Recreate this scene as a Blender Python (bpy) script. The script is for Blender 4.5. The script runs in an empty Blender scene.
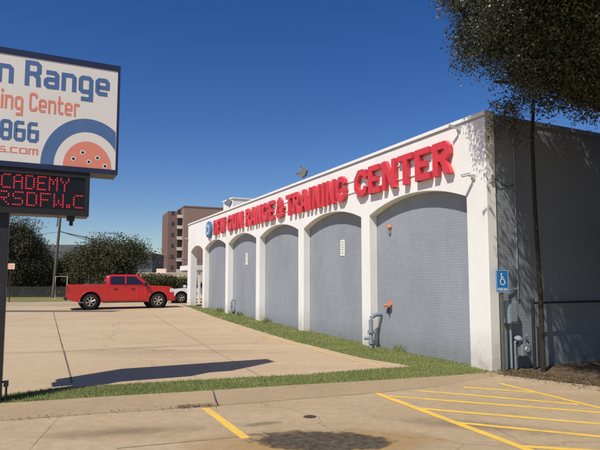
import bpy, bmesh, math, random
import numpy as np
from mathutils import Vector, Matrix
random.seed(4)
sc = bpy.context.scene
C = sc.collection
R = math.radians

# ------------------------------------------------------------------ camera, sky, sun, exposure
EYE = 1.9
FPX = 538.0
PITCH = math.atan(45/538)
cam_d = bpy.data.cameras.new('camera'); cam = bpy.data.objects.new('camera', cam_d); C.objects.link(cam)
cam.location = (0, 0, EYE); cam.rotation_euler = (math.pi/2 + PITCH, 0, 0)
cam_d.sensor_width = 36; cam_d.lens = FPX/600*36; cam_d.shift_y = 11/600; cam_d.shift_x = 0
cam_d.clip_start = 0.05; cam_d.clip_end = 3000
sc.camera = cam

SUN_AZ, SUN_EL = 34.0, 51.0            # the direction light travels (clockwise from +Y), elevation
w = bpy.data.worlds.new('World'); sc.world = w; w.use_nodes = True
nt = w.node_tree; nt.nodes.clear()
wo = nt.nodes.new('ShaderNodeOutputWorld'); bg = nt.nodes.new('ShaderNodeBackground')
sky = nt.nodes.new('ShaderNodeTexSky'); sky.sky_type = 'NISHITA'; sky.sun_disc = False
sky.sun_elevation = R(SUN_EL); sky.sun_rotation = R(SUN_AZ + 180)
sky.air_density = 1.0; sky.dust_density = 0.6; sky.ozone_density = 2.5; sky.altitude = 200
bg.inputs['Strength'].default_value = 0.098
hs_ = nt.nodes.new('ShaderNodeHueSaturation'); hs_.inputs['Saturation'].default_value = 1.36; hs_.inputs['Hue'].default_value = .516; nt.links.new(sky.outputs[0], hs_.inputs['Color']); nt.links.new(hs_.outputs[0], bg.inputs[0]); nt.links.new(bg.outputs[0], wo.inputs[0])
sd = bpy.data.lights.new('sun', 'SUN'); so = bpy.data.objects.new('sun', sd); C.objects.link(so)
sd.energy = 4.8; sd.angle = R(0.55); sd.color = (1.0, 0.94, 0.85)
v = Vector((math.sin(R(SUN_AZ))*math.cos(R(SUN_EL)), math.cos(R(SUN_AZ))*math.cos(R(SUN_EL)), -math.sin(R(SUN_EL))))
so.rotation_euler = v.to_track_quat('-Z', 'Y').to_euler(); so.location = (0, 0, 30)
sc.view_settings.view_transform = 'Standard'; sc.view_settings.look = 'None'
sc.view_settings.gamma = 1; sc.view_settings.use_curve_mapping = False
sc.view_settings.exposure = 0.0
sc.render.engine = 'CYCLES'

# ------------------------------------------------------------------ survey helpers
F3 = Vector((0, math.cos(PITCH), math.sin(PITCH))); U3 = Vector((0, -math.sin(PITCH), math.cos(PITCH)))
ND = Vector((0.90096, 0.43389, 0)); SD = Vector((-0.43389, 0.90096, 0))     # into the building / along its front
ROT = math.atan2(ND.y, ND.x)
CORNER = ND*8.61 + SD*8.6
def ray(px, py): return Vector((px-300, 0, 0)) + F3*FPX - U3*(py-236)
def hgt(y):                                 # the ground rises gently away from the street
    return 0.34*min(max((y-15)/17.0, 0), 1)
def G(px, py, h=None):                      # a point of the ground seen at this place of the survey photo
    r = ray(px, py); hh = 0.0 if h is None else h
    for _ in range(12):
        k = (hh-EYE)/r.z; y = r.y*k
        if h is not None: break
        hh = hgt(y)
    return Vector((r.x*k, r.y*k, hh))
def AT(px, Y, z=None):
    X = (px-300)/539.9*Y
    return Vector((X, Y, hgt(Y) if z is None else z))
def ZAT(py, Y): return EYE + (281-py)*Y/539.9

# ------------------------------------------------------------------ materials
MATS = {}
def node(nt, t, **kw):
    n = nt.nodes.new(t)
    for k, v_ in kw.items(): setattr(n, k, v_)
    return n
def mat(name, col, rough=0.8, metal=0.0, var=0.12, scale=3.0, bump=0.0, bscale=40.0, emit=None, spec=0.3, dark=None, dscale=0.6, coat=0.0, detail=6):
    m = bpy.data.materials.new(name); m.use_nodes = True; t = m.node_tree; L = t.links
    b = t.nodes['Principled BSDF']
    b.inputs['Roughness'].default_value = rough; b.inputs['Metallic'].default_value = metal
    b.inputs['Specular IOR Level'].default_value = spec; b.inputs['Coat Weight'].default_value = coat
    tc = node(t, 'ShaderNodeTexCoord')
    nz = node(t, 'ShaderNodeTexNoise'); nz.inputs['Scale'].default_value = scale; nz.inputs['Detail'].default_value = detail; nz.inputs['Roughness'].default_value = .65
    L.new(tc.outputs['Object'], nz.inputs['Vector'])
    mr = node(t, 'ShaderNodeMapRange'); mr.inputs[1].default_value = .25; mr.inputs[2].default_value = .75
    mr.inputs[3].default_value = 1-var; mr.inputs[4].default_value = 1+var
    L.new(nz.outputs[0], mr.inputs[0])
    mx = node(t, 'ShaderNodeVectorMath', operation='SCALE'); mx.inputs[0].default_value = col[:3]
    L.new(mr.outputs[0], mx.inputs['Scale'])
    out = mx.outputs[0]
    if dark:
        n2 = node(t, 'ShaderNodeTexNoise'); n2.inputs['Scale'].default_value = dscale; n2.inputs['Detail'].default_value = 8; n2.inputs['Roughness'].default_value = .7
        L.new(tc.outputs['Object'], n2.inputs['Vector'])
        r2 = node(t, 'ShaderNodeMapRange'); r2.inputs[1].default_value = .48; r2.inputs[2].default_value = .72
        L.new(n2.outputs[0], r2.inputs[0])
        m2 = node(t, 'ShaderNodeMix', data_type='RGBA'); L.new(r2.outputs[0], m2.inputs[0]); L.new(out, m2.inputs[6]); m2.inputs[7].default_value = (*dark, 1)
        out = m2.outputs[2]
    L.new(out, b.inputs['Base Color'])
    if bump:
        n3 = node(t, 'ShaderNodeTexNoise'); n3.inputs['Scale'].default_value = bscale; n3.inputs['Detail'].default_value = 5
        L.new(tc.outputs['Object'], n3.inputs['Vector'])
        bp = node(t, 'ShaderNodeBump'); bp.inputs['Strength'].default_value = bump; bp.inputs['Distance'].default_value = .01
        L.new(n3.outputs[0], bp.inputs['Height']); L.new(bp.outputs[0], b.inputs['Normal'])
    if emit:
        b.inputs['Emission Color'].default_value = (*emit[:3], 1); b.inputs['Emission Strength'].default_value = emit[3]
    MATS[name] = m
    return m

def brick_mat(name, col, axis, var=.06, mortar=.78, bw=.2, bh=.067, bump=.5, dirt=(.16, .15, .13), dirt_h=.6, dirt_amt=.5, patch=.10, plain=False):
    """painted masonry: courses in relief, faint tone change from brick to brick, dirt splashed near the ground"""
    m = bpy.data.materials.new(name); m.use_nodes = True; t = m.node_tree; L = t.links
    b = t.nodes['Principled BSDF']; b.inputs['Roughness'].default_value = .75; b.inputs['Specular IOR Level'].default_value = .25
    tc = node(t, 'ShaderNodeTexCoord'); sp = node(t, 'ShaderNodeSeparateXYZ'); L.new(tc.outputs['Object'], sp.inputs[0])
    cb = node(t, 'ShaderNodeCombineXYZ'); L.new(sp.outputs['Y' if axis == 'x' else 'X'], cb.inputs[0]); L.new(sp.outputs['Z'], cb.inputs[1])
    br = node(t, 'ShaderNodeTexBrick'); L.new(cb.outputs[0], br.inputs['Vector'])
    br.inputs['Scale'].default_value = 1; br.inputs['Brick Width'].default_value = bw; br.inputs['Row Height'].default_value = bh
    br.inputs['Mortar Size'].default_value = .0055; br.inputs['Mortar Smooth'].default_value = .4; br.inputs['Bias'].default_value = 0
    a = tuple(c*(1+var) for c in col); c2 = tuple(c*(1-var) for c in col); mo = tuple(c*mortar for c in col)
    br.inputs['Color1'].default_value = (*a, 1); br.inputs['Color2'].default_value = (*c2, 1); br.inputs['Mortar'].default_value = (*mo, 1)
    if plain:
        base = node(t, 'ShaderNodeRGB'); base.outputs[0].default_value = (*col, 1); bo = base.outputs[0]
    else: bo = br.outputs['Color']
    nz = node(t, 'ShaderNodeTexNoise'); nz.inputs['Scale'].default_value = .9; nz.inputs['Detail'].default_value = 9; nz.inputs['Roughness'].default_value = .7
    mp = node(t, 'ShaderNodeMapping'); mp.inputs['Scale'].default_value = (1, 1, .45); L.new(tc.outputs['Object'], mp.inputs[0]); L.new(mp.outputs[0], nz.inputs['Vector'])
    mr = node(t, 'ShaderNodeMapRange'); mr.inputs[1].default_value = .3; mr.inputs[2].default_value = .7; mr.inputs[3].default_value = 1-patch; mr.inputs[4].default_value = 1+patch*.6
    L.new(nz.outputs[0], mr.inputs[0])
    sc_ = node(t, 'ShaderNodeVectorMath', operation='SCALE'); L.new(bo, sc_.inputs[0]); L.new(mr.outputs[0], sc_.inputs['Scale'])
    # splashed dirt
    hz = node(t, 'ShaderNodeMapRange'); hz.inputs[1].default_value = dirt_h; hz.inputs[2].default_value = 0.0; hz.inputs[3].default_value = 0; hz.inputs[4].default_value = 1
    L.new(sp.outputs['Z'], hz.inputs[0])
    n2 = node(t, 'ShaderNodeTexNoise'); n2.inputs['Scale'].default_value = 5; n2.inputs['Detail'].default_value = 8; L.new(tc.outputs['Object'], n2.inputs['Vector'])
    mu = node(t, 'ShaderNodeMath', operation='MULTIPLY'); L.new(hz.outputs[0], mu.inputs[0]); L.new(n2.outputs[0], mu.inputs[1])
    m2 = node(t, 'ShaderNodeMath', operation='MULTIPLY'); L.new(mu.outputs[0], m2.inputs[0]); m2.inputs[1].default_value = dirt_amt*1.8
    m2.use_clamp = True
    mx = node(t, 'ShaderNodeMix', data_type='RGBA'); L.new(m2.outputs[0], mx.inputs[0]); L.new(sc_.outputs[0], mx.inputs[6]); mx.inputs[7].default_value = (*dirt, 1)
    L.new(mx.outputs[2], b.inputs['Base Color'])
    inv = node(t, 'ShaderNodeMath', operation='SUBTRACT'); inv.inputs[0].default_value = 1; L.new(br.outputs['Fac'], inv.inputs[1])
    n3 = node(t, 'ShaderNodeTexNoise'); n3.inputs['Scale'].default_value = 60; L.new(tc.outputs['Object'], n3.inputs['Vector'])
    ad = node(t, 'ShaderNodeMath', operation='MULTIPLY_ADD'); L.new(n3.outputs[0], ad.inputs[0]); ad.inputs[1].default_value = .3; L.new(inv.outputs[0], ad.inputs[2])
    bp = node(t, 'ShaderNodeBump'); bp.inputs['Strength'].default_value = bump; bp.inputs['Distance'].default_value = .006
    L.new(ad.outputs[0], bp.inputs['Height']); L.new(bp.outputs[0], b.inputs['Normal'])
    MATS[name] = m; return m

def leaf_mat(name, c1, c2, c3=None, rough=.55, trans=.25):
    m = bpy.data.materials.new(name); m.use_nodes = True; t = m.node_tree; L = t.links
    b = t.nodes['Principled BSDF']; b.inputs['Roughness'].default_value = rough; b.inputs['Specular IOR Level'].default_value = .35
    ge = node(t, 'ShaderNodeNewGeometry'); cr = node(t, 'ShaderNodeValToRGB')
    cr.color_ramp.elements[0].color = (*c1, 1); cr.color_ramp.elements[1].color = (*c2, 1); cr.color_ramp.elements[1].position = .85
    if c3:
        e = cr.color_ramp.elements.new(.94); e.color = (*c3, 1)
    L.new(ge.outputs['Random Per Island'], cr.inputs[0])
    L.new(cr.outputs[0], b.inputs['Base Color'])
    tr = node(t, 'ShaderNodeBsdfTranslucent'); L.new(cr.outputs[0], tr.inputs[0])
    ms = node(t, 'ShaderNodeMixShader'); ms.inputs[0].default_value = trans
    L.new(b.outputs[0], ms.inputs[1]); L.new(tr.outputs[0], ms.inputs[2]); L.new(ms.outputs[0], t.nodes['Material Output'].inputs[0])
    MATS[name] = m; return m

def ground_mat(name, c1, c2, streak=None, speck=.06, stain=None, stain_pos=(.55, .75), stain_scale=.35, blotch=None, bump=.25, rough=.9, cracks=True, big=.25, rotz=0):
    """worn paving: broad tone change, long faint streaks, speckle, stains and a few cracks"""
    m = bpy.data.materials.new(name); m.use_nodes = True; t = m.node_tree; L = t.links
    b = t.nodes['Principled BSDF']; b.inputs['Roughness'].default_value = rough; b.inputs['Specular IOR Level'].default_value = .2
    tc = node(t, 'ShaderNodeTexCoord')
    def noise(scale, det=6, r_=.6, mapping=None):
        n = node(t, 'ShaderNodeTexNoise'); n.inputs['Scale'].default_value = scale; n.inputs['Detail'].default_value = det; n.inputs['Roughness'].default_value = r_
        if mapping:
            mp = node(t, 'ShaderNodeMapping'); mp.inputs['Scale'].default_value = mapping; mp.inputs['Rotation'].default_value = (0, 0, rotz)
            L.new(tc.outputs['Object'], mp.inputs[0]); L.new(mp.outputs[0], n.inputs['Vector'])
        else: L.new(tc.outputs['Object'], n.inputs['Vector'])
        return n
    def ramp(src, a, b_, lo=0, hi=1):
        r_ = node(t, 'ShaderNodeMapRange'); r_.inputs[1].default_value = a; r_.inputs[2].default_value = b_; r_.inputs[3].default_value = lo; r_.inputs[4].default_value = hi
        L.new(src, r_.inputs[0]); return r_.outputs[0]
    def mix(fac, a, bcol):
        mx = node(t, 'ShaderNodeMix', data_type='RGBA'); L.new(fac, mx.inputs[0])
        if isinstance(a, tuple): mx.inputs[6].default_value = (*a, 1)
        else: L.new(a, mx.inputs[6])
        if isinstance(bcol, tuple): mx.inputs[7].default_value = (*bcol, 1)
        else: L.new(bcol, mx.inputs[7])
        return mx.outputs[2]
    col = mix(ramp(noise(big, 8, .65).outputs[0], .35, .65), c1, c2)
    if streak: col = mix(ramp(noise(1.0, 5, .6, (.12, 1.3, 1)).outputs[0], .5, .72, 0, .55), col, streak)
    if blotch: col = mix(ramp(noise(.8, 9, .7).outputs[0], .56, .70, 0, .75), col, blotch)
    if stain: col = mix(ramp(noise(stain_scale, 10, .72).outputs[0], *stain_pos, 0, .8), col, stain)
    if cracks:
        vo = node(t, 'ShaderNodeTexVoronoi', feature='DISTANCE_TO_EDGE'); vo.inputs['Scale'].default_value = .10
        wn = noise(1.1, 4); va = node(t, 'ShaderNodeVectorMath', operation='MULTIPLY_ADD'); va.inputs[1].default_value = (1.1, 1.1, 0)
        L.new(wn.outputs['Color'], va.inputs[0]); L.new(tc.outputs['Object'], va.inputs[2]); L.new(va.outputs[0], vo.inputs['Vector'])
        col = mix(ramp(vo.outputs['Distance'], .0014, .0006, 0, .45), col, tuple(c*.35 for c in c1))
    sp = ramp(noise(55, 4, .8).outputs[0], .3, .7, 1-speck, 1+speck)
    s2 = ramp(noise(7, 6, .7).outputs[0], .3, .7, 1-speck, 1+speck)
    mm = node(t, 'ShaderNodeMath', operation='MULTIPLY'); L.new(sp, mm.inputs[0]); L.new(s2, mm.inputs[1])
    vs = node(t, 'ShaderNodeVectorMath', operation='SCALE'); L.new(col, vs.inputs[0]); L.new(mm.outputs[0], vs.inputs['Scale'])
    L.new(vs.outputs[0], b.inputs['Base Color'])
    bp = node(t, 'ShaderNodeBump'); bp.inputs['Strength'].default_value = bump; bp.inputs['Distance'].default_value = .01
    L.new(noise(35, 8, .7).outputs[0], bp.inputs['Height']); L.new(bp.outputs[0], b.inputs['Normal'])
    MATS[name] = m; return m

M = MATS
ground_mat('lot_concrete', (.43, .32, .198), (.485, .37, .235), streak=(.56, .44, .295), stain=(.375, .275, .17), speck=.10, big=.18, rotz=R(-8))
ground_mat('street_concrete', (.37, .276, .165), (.425, .325, .205), streak=(.465, .36, .235), stain=(.31, .23, .14), blotch=(.39, .275, .14), speck=.13, big=.3, rotz=R(8))
ground_mat('curb_concrete', (.375, .28, .17), (.335, .25, .15), stain=(.26, .19, .11), speck=.09, cracks=False, big=.8)
ground_mat('seam_and_shadow_dark', (.10, .085, .07), (.14, .12, .10), cracks=False)  # dark colour of the paving joints and of the painted shadow strip
ground_mat('far_soil', (.16, .15, .06), (.26, .21, .11), cracks=False, big=.08, speck=.15)
ground_mat('dry_grass', (.15, .155, .045), (.24, .21, .08), cracks=False, big=.15, speck=.2)
ground_mat('turf_soil', (.19, .215, .07), (.26, .255, .095), cracks=False, big=1.5, speck=.25, blotch=(.26, .20, .11), bump=.8)
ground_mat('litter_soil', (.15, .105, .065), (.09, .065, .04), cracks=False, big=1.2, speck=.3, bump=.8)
ground_mat('oil_patch', (.085, .07, .05), (.055, .047, .037), cracks=False, big=2, speck=.3, blotch=(.16, .125, .085), bump=.5)
ground_mat('sandy_stain', (.50, .345, .165), (.47, .34, .18), cracks=False, big=2, speck=.1)
mat('yellow_paint', (.78, .50, .075), .7, var=.10, scale=9, dark=(.55, .38, .14), dscale=3.5)
mat('faded_yellow', (.60, .42, .14), .8, var=.1, scale=9, dark=(.50, .37, .22), dscale=4)
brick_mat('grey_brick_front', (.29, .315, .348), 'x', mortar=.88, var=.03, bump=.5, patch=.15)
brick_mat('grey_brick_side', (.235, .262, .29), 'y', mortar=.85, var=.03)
brick_mat('white_stucco', (.80, .785, .75), 'x', mortar=1, plain=True, bump=.10, dirt=(.33, .25, .16), dirt_h=.9, dirt_amt=.6, patch=.09)
mat('white_trim', (.78, .76, .72), .6, var=.06, scale=4)
mat('roofing', (.35, .33, .30), .9)
mat('sign_red', (.62, .042, .055), .35, var=.10, scale=2.5, spec=.5)
mat('sign_red_side', (.50, .02, .04), .4, var=.1, scale=3, spec=.5)
mat('logo_blue', (.07, .17, .33), .4); mat('logo_pale', (.45, .58, .66), .4)
mat('dark_metal', (.035, .035, .04), .5, .3, var=.2)
mat('grey_metal', (.30, .32, .34), .45, .5, var=.12, scale=8)
mat('pale_metal', (.55, .55, .55), .4, .6, var=.1)
mat('lamp_glass', (.42, .44, .42), .15, 0, spec=.6)
mat('pipe_grey', (.21, .255, .30), .6, var=.15, scale=10)
mat('bell_orange', (.72, .22, .10), .5, var=.15, scale=20, dark=(.25, .12, .08), dscale=8)
mat('brass', (.55, .40, .22), .4, .7)
mat('notice_white', (.78, .76, .70), .6, var=.03)
mat('ink', (.05, .05, .06), .7)
mat('sign_white', (.74, .705, .65), .4, var=.03, scale=1.5)
mat('sign_blue', (.085, .16, .33), .45, var=.06); mat('sign_salmon', (.72, .25, .18), .45, var=.05)
mat('cabinet_blue', (.022, .032, .075), .4, var=.1); mat('cabinet_brown', (.10, .085, .075), .5)
mat('hole_black', (.02, .02, .02), .6); mat('hole_grey', (.70, .66, .60), .6)
mat('screen_black', (.010, .010, .012), .35)
mat('led_red', (.35, .01, .02), .5, emit=(1.0, .04, .07, .62), var=.15, scale=20)
mat('handicap_blue', (.02, .16, .42), .4)
mat('post_green', (.12, .15, .11), .6, .3, var=.25, scale=9, dark=(.22, .19, .06), dscale=4)
mat('truck_red', (.52, .015, .016), .22, 0, var=.03, spec=.6, coat=.6)
mat('car_white', (.78, .78, .77), .25, 0, var=.02, spec=.5, coat=.5)
mat('car_glass', (.015, .017, .02), .06, 0, spec=.8, var=.02)
mat('tyre', (.02, .02, .02), .85); mat('rim', (.55, .50, .42), .3, .8)
mat('lens_white', (.65, .65, .62), .15, spec=.8); mat('lens_red', (.35, .01, .01), .2, spec=.8)
mat('black_trim', (.02, .02, .022), .55)
mat('bark', (.085, .065, .05), .95, var=.35, scale=14, bump=.8, bscale=30)
mat('dark_bark', (.035, .028, .022), .95, var=.35, scale=14, bump=.8, bscale=30)
mat('wood_pole', (.11, .09, .07), .9, var=.2, scale=5)
mat('cable', (.03, .03, .03), .6)
mat('hedge_fence', (.035, .035, .03), .8, var=.3)
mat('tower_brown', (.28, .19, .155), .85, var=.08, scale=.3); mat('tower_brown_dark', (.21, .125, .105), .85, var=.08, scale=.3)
mat('balcony_white', (.62, .55, .48), .8); mat('tan_wall', (.52, .40, .28), .85, var=.08, scale=.5)
mat('office_grey', (.115, .12, .135), .7, var=.1, scale=.2); mat('trim_grey', (.10, .10, .105), .5)
mat('window_dark', (.03, .035, .045), .2, spec=.7)
mat('orange_panel', (.70, .26, .10), .5); mat('cream', (.66, .57, .44), .6)
leaf_mat('oak_leaf', (.030, .037, .021), (.090, .098, .062), (.15, .14, .095), trans=.12, rough=.40)
leaf_mat('far_leaf', (.040, .045, .020), (.095, .095, .042), (.13, .11, .05), trans=.05, rough=.8)
leaf_mat('dark_leaf', (.022, .025, .013), (.062, .060, .03), trans=.05, rough=.8)
leaf_mat('shrub_leaf', (.035, .042, .012), (.10, .10, .03), trans=.15)
leaf_mat('blade', (.15, .205, .06), (.29, .32, .11), (.46, .38, .20), rough=.7, trans=.3)
leaf_mat('litter', (.09, .058, .032), (.22, .15, .08), (.05, .035, .02), rough=.9, trans=0)

# ------------------------------------------------------------------ mesh helpers
class MB:
    def __init__(s): s.bm = bmesh.new()
    def face(s, pts):
        try: return s.bm.faces.new([s.bm.verts.new(p) for p in pts])
        except ValueError: return None
    def box(s, x0, x1, y0, y1, z0, z1, bev=0):
        vs = [s.bm.verts.new((x, y, z)) for x in (x0, x1) for y in (y0, y1) for z in (z0, z1)]
        fs = [(0, 1, 3, 2), (4, 6, 7, 5), (0, 4, 5, 1), (2, 3, 7, 6), (0, 2, 6, 4), (1, 5, 7, 3)]
        f = [s.bm.faces.new([vs[i] for i in q]) for q in fs]
        if bev:
            es = set(e for q in f for e in q.edges)
            bmesh.ops.bevel(s.bm, geom=list(es), offset=bev, segments=2, affect='EDGES', profile=.6)
        return s
    def obox(s, c, size, rz=0, bev=0):
        m = MB(); x, y, z = (q/2 for q in size); m.box(-x, x, -y, y, -z, z, bev)
        bmesh.ops.transform(m.bm, matrix=Matrix.Translation(c) @ Matrix.Rotation(rz, 4, 'Z'), verts=m.bm.verts)
        s.join(m); return s
    def join(s, m, mtx=None):
        if mtx is not None: bmesh.ops.transform(m.bm, matrix=mtx, verts=m.bm.verts)
        me = bpy.data.meshes.new('t'); m.bm.to_mesh(me); m.bm.free(); s.bm.from_mesh(me); bpy.data.meshes.remove(me)
    def prism(s, poly, a0, a1, axis='y', f=None):
        """extrude a 2D outline; axis names the extrusion axis. f maps (u, v, a) to a point"""
        if f is None:
            f = {'y': lambda u, v_, a: (u, a, v_), 'x': lambda u, v_, a: (a, u, v_), 'z': lambda u, v_, a: (u, v_, a)}[axis]
        A = [s.bm.verts.new(f(u, v_, a0)) for u, v_ in poly]; B = [s.bm.verts.new(f(u, v_, a1)) for u, v_ in poly]
        n = len(poly); fs = []
        for L_ in (A, B[::-1]):
            fc = s.bm.faces.new(L_); fc.normal_update(); fs.append(fc)
        for i in range(n):
            j = (i+1) % n; s.bm.faces.new([A[j], A[i], B[i], B[j]])
        if n > 4: bmesh.ops.triangulate(s.bm, faces=fs, quad_method='BEAUTY', ngon_method='EAR_CLIP')
        return s
    def tube(s, pts, rad, seg=10, cap=True):
        pts = [Vector(p) for p in pts]
        if not isinstance(rad, (list, tuple)): rad = [rad]*len(pts)
        rings = []; up = Vector((0, 0, 1))
        for i, p in enumerate(pts):
            d = (pts[min(i+1, len(pts)-1)]-pts[max(i-1, 0)]).normalized()
            a = up if abs(d.dot(up)) < .95 else Vector((1, 0, 0))
            x = d.cross(a).normalized(); y = d.cross(x)
            rings.append([s.bm.verts.new(p+(x*math.cos(2*math.pi*k/seg)+y*math.sin(2*math.pi*k/seg))*rad[i]) for k in range(seg)])
        for a, b in zip(rings, rings[1:]):
            for k in range(seg): s.bm.faces.new([a[k], a[(k+1) % seg], b[(k+1) % seg], b[k]])
        if cap: s.bm.faces.new(rings[0][::-1]); s.bm.faces.new(rings[-1])
        return s
    def lathe(s, prof, c, axis=(0, 1, 0), seg=24):
        """profile of (radius, offset along axis)"""
        ax = Vector(axis).normalized(); a = Vector((0, 0, 1)) if abs(ax.z) < .9 else Vector((1, 0, 0))
        x = ax.cross(a).normalized(); y = ax.cross(x); c = Vector(c); rings = []
        for r_, o in prof:
            if r_ < 1e-5: rings.append([s.bm.verts.new(c+ax*o)])
            else: rings.append([s.bm.verts.new(c+ax*o+(x*math.cos(2*math.pi*k/seg)+y*math.sin(2*math.pi*k/seg))*r_) for k in range(seg)])
        for a, b in zip(rings, rings[1:]):
            for k in range(seg):
                k2 = (k+1) % seg
                if len(a) == 1 and len(b) == 1: continue
                if len(a) == 1: s.bm.faces.new([a[0], b[k2], b[k]])
                elif len(b) == 1: s.bm.faces.new([a[k], a[k2], b[0]])
                else: s.bm.faces.new([a[k], a[k2], b[k2], b[k]])
        return s
    def build(s, name, m, parent=None, smooth=None, bevel=0, loc=None):
        bmesh.ops.recalc_face_normals(s.bm, faces=s.bm.faces)
        me = bpy.data.meshes.new(name); s.bm.to_mesh(me); s.bm.free()
        o = bpy.data.objects.new(name, me); C.objects.link(o)
        me.materials.append(M[m] if isinstance(m, str) else m)
        if parent: o.parent = parent
        if loc is not None: o.location = loc
        if bevel:
            b = o.modifiers.new('bevel', 'BEVEL'); b.width = bevel; b.segments = 2; b.limit_method = 'ANGLE'; b.angle_limit = R(35)
        if smooth:
            for p in me.polygons: p.use_smooth = True
            me.set_sharp_from_angle(angle=R(smooth))
        return o
def tag(o, label, cat, group=None):
    o['label'] = label; o['category'] = cat
    if group: o['group'] = group
    return o
def thing(name, label, cat, loc=(0, 0, 0), rz=0, group=None):
    o = bpy.data.objects.new(name, None); C.objects.link(o); o.location = loc; o.rotation_euler = (0, 0, rz); o.empty_display_size = .2
    return tag(o, label, cat, group)
def copy_tree(o, parent=None):
    c = o.copy(); C.objects.link(c)
    if parent: c.parent = parent
    for ch in list(o.children): copy_tree(ch, c)
    return c
def structure(o): o['kind'] = 'structure'; return o

def sheet(name, poly, off, m, kind='structure'):
    """a paving sheet laid over the rising ground"""
    bm = bmesh.new(); f = bm.faces.new([bm.verts.new((p[0], p[1], 0)) for p in poly])
    f.normal_update()
    if len(poly) > 4: bmesh.ops.triangulate(bm, faces=[f], ngon_method='EAR_CLIP')
    for y in (15, 32):
        bmesh.ops.bisect_plane(bm, geom=bm.verts[:]+bm.edges[:]+bm.faces[:], plane_co=(0, y, 0), plane_no=(0, 1, 0))
    for v_ in bm.verts: v_.co.z = hgt(v_.co.y)+off
    for f in bm.faces:
        if f.normal.z < 0: f.normal_flip()
    bmesh.ops.recalc_face_normals(bm, faces=bm.faces)
    if bm.faces and sum(f.normal.z for f in bm.faces) < 0: bmesh.ops.reverse_faces(bm, faces=bm.faces)
    me = bpy.data.meshes.new(name); bm.to_mesh(me); bm.free(); me.materials.append(M[m])
    o = bpy.data.objects.new(name, me); C.objects.link(o)
    if kind: o['kind'] = kind
    return o

def np_mesh(name, verts, nper, m, parent=None):
    nf = len(verts)//nper; me = bpy.data.meshes.new(name)
    me.vertices.add(len(verts)); me.vertices.foreach_set('co', np.asarray(verts, dtype=np.float32).ravel())
    me.loops.add(nf*nper); me.loops.foreach_set('vertex_index', np.arange(nf*nper, dtype=np.int32))
    me.polygons.add(nf); me.polygons.foreach_set('loop_start', np.arange(0, nf*nper, nper, dtype=np.int32))
    me.polygons.foreach_set('loop_total', np.full(nf, nper, dtype=np.int32)); me.update(calc_edges=True)
    me.materials.append(M[m]); o = bpy.data.objects.new(name, me); C.objects.link(o)
    if parent: o.parent = parent
    return o
def rand_unit(rng, n):
    q = rng.normal(size=(n, 3)); return q/np.linalg.norm(q, axis=1)[:, None]
def foliage(name, blobs, n, size, m, seed=1, parent=None, clump=.18, nclump=500, shell=.75, droop=0.0, rough=0.0):
    """leaf-sized faces in many small clumps spread through ellipsoidal masses"""
    rng = np.random.default_rng(seed); B = np.array([[*b[0], *b[1]] for b in blobs], float)
    vol = B[:, 3]*B[:, 4]*B[:, 5]; pick = rng.choice(len(B), nclump, p=vol/vol.sum())
    u = rand_unit(rng, nclump)*(shell+(1-shell)*rng.random(nclump)[:, None])**1.0
    inner = rng.random(nclump) < .35; u[inner] *= rng.random(inner.sum())[:, None]
    if rough: u *= (1+rough*rng.normal(size=nclump))[:, None]
    cc = B[pick, :3]+u*B[pick, 3:]
    csz = clump*(.5+rng.random(nclump)*1.1)
    k = rng.choice(nclump, n, p=csz**2/(csz**2).sum()); off = np.clip(rng.normal(size=(n, 3)), -1.7, 1.7)*csz[k][:, None]*np.array([1, 1, .75])
    if droop: off[:, 2] -= np.abs(rng.normal(size=n))*droop*csz[k]/clump
    p = cc[k]+off
    a = rand_unit(rng, n); b = rand_unit(rng, n); b -= a*(a*b).sum(1)[:, None]; b /= np.linalg.norm(b, axis=1)[:, None]
    s = size*(.6+.8*rng.random(n))[:, None]
    V = np.stack([p-a*s, p-b*s*.42, p+a*s, p+b*s*.42], 1).reshape(-1, 3)
    return np_mesh(name, V, 4, m, parent)

# ------------------------------------------------------------------ ground
g = MB()
ys = [-60, 15, 32, 900]
for y0, y1 in zip(ys, ys[1:]):
    g.face([(-700, y0, hgt(y0)-.02), (700, y0, hgt(y0)-.02), (700, y1, hgt(y1)-.02), (-700, y1, hgt(y1)-.02)])
bmesh.ops.remove_doubles(g.bm, verts=g.bm.verts, dist=.001)
structure(g.build('ground', 'far_soil'))
p2 = lambda q, *a: G(*q, *a)[:2]
def PX(lst): return [p2(q) for q in lst]
# edges of the grass strip that divides street from lot
strip_lo = [(0, 406.7), (100, 400), (200, 394), (300, 387.5), (360, 382.5), (440, 376.5), (500, 371.5)]
strip_hi = [(0, 396.5), (50, 389.5), (180, 381.5), (250, 378), (326, 373.5), (381, 368.8), (416, 367)]
wedge = [(416, 367), (400, 364), (363, 358), (326, 349), (290, 340), (253, 329), (216, 317.3), (187, 306.6)]
def ext(a, b, k): return (a[0]+(a[0]-b[0])*k, a[1]+(a[1]-b[1])*k)
lo = PX(strip_lo); hi = PX(strip_hi); wd = PX(wedge)
lo0 = ext(lo[0], lo[2], 6); hi0 = ext(hi[0], hi[3], 3.2)
wb = lambda s, x=0.0: tuple((CORNER+ND*x+SD*s)[:2])
# lot: from the strip back to the far road
sheet('parking_lot', [hi0]+hi+wd[1:]+[wb(26.3, -.3), wb(26.3, 4), wb(32, 6), (0, 44), (-60, 44), (-60, hi0[1]-8)], -.001, 'lot_concrete')
street_far = [lo0]+lo+[wb(-.9, .6), wb(-1.4, 6), wb(-2, 40)]
sheet('street', street_far+[(60, -25), (-60, -25)], 0.0, 'street_concrete')
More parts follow.
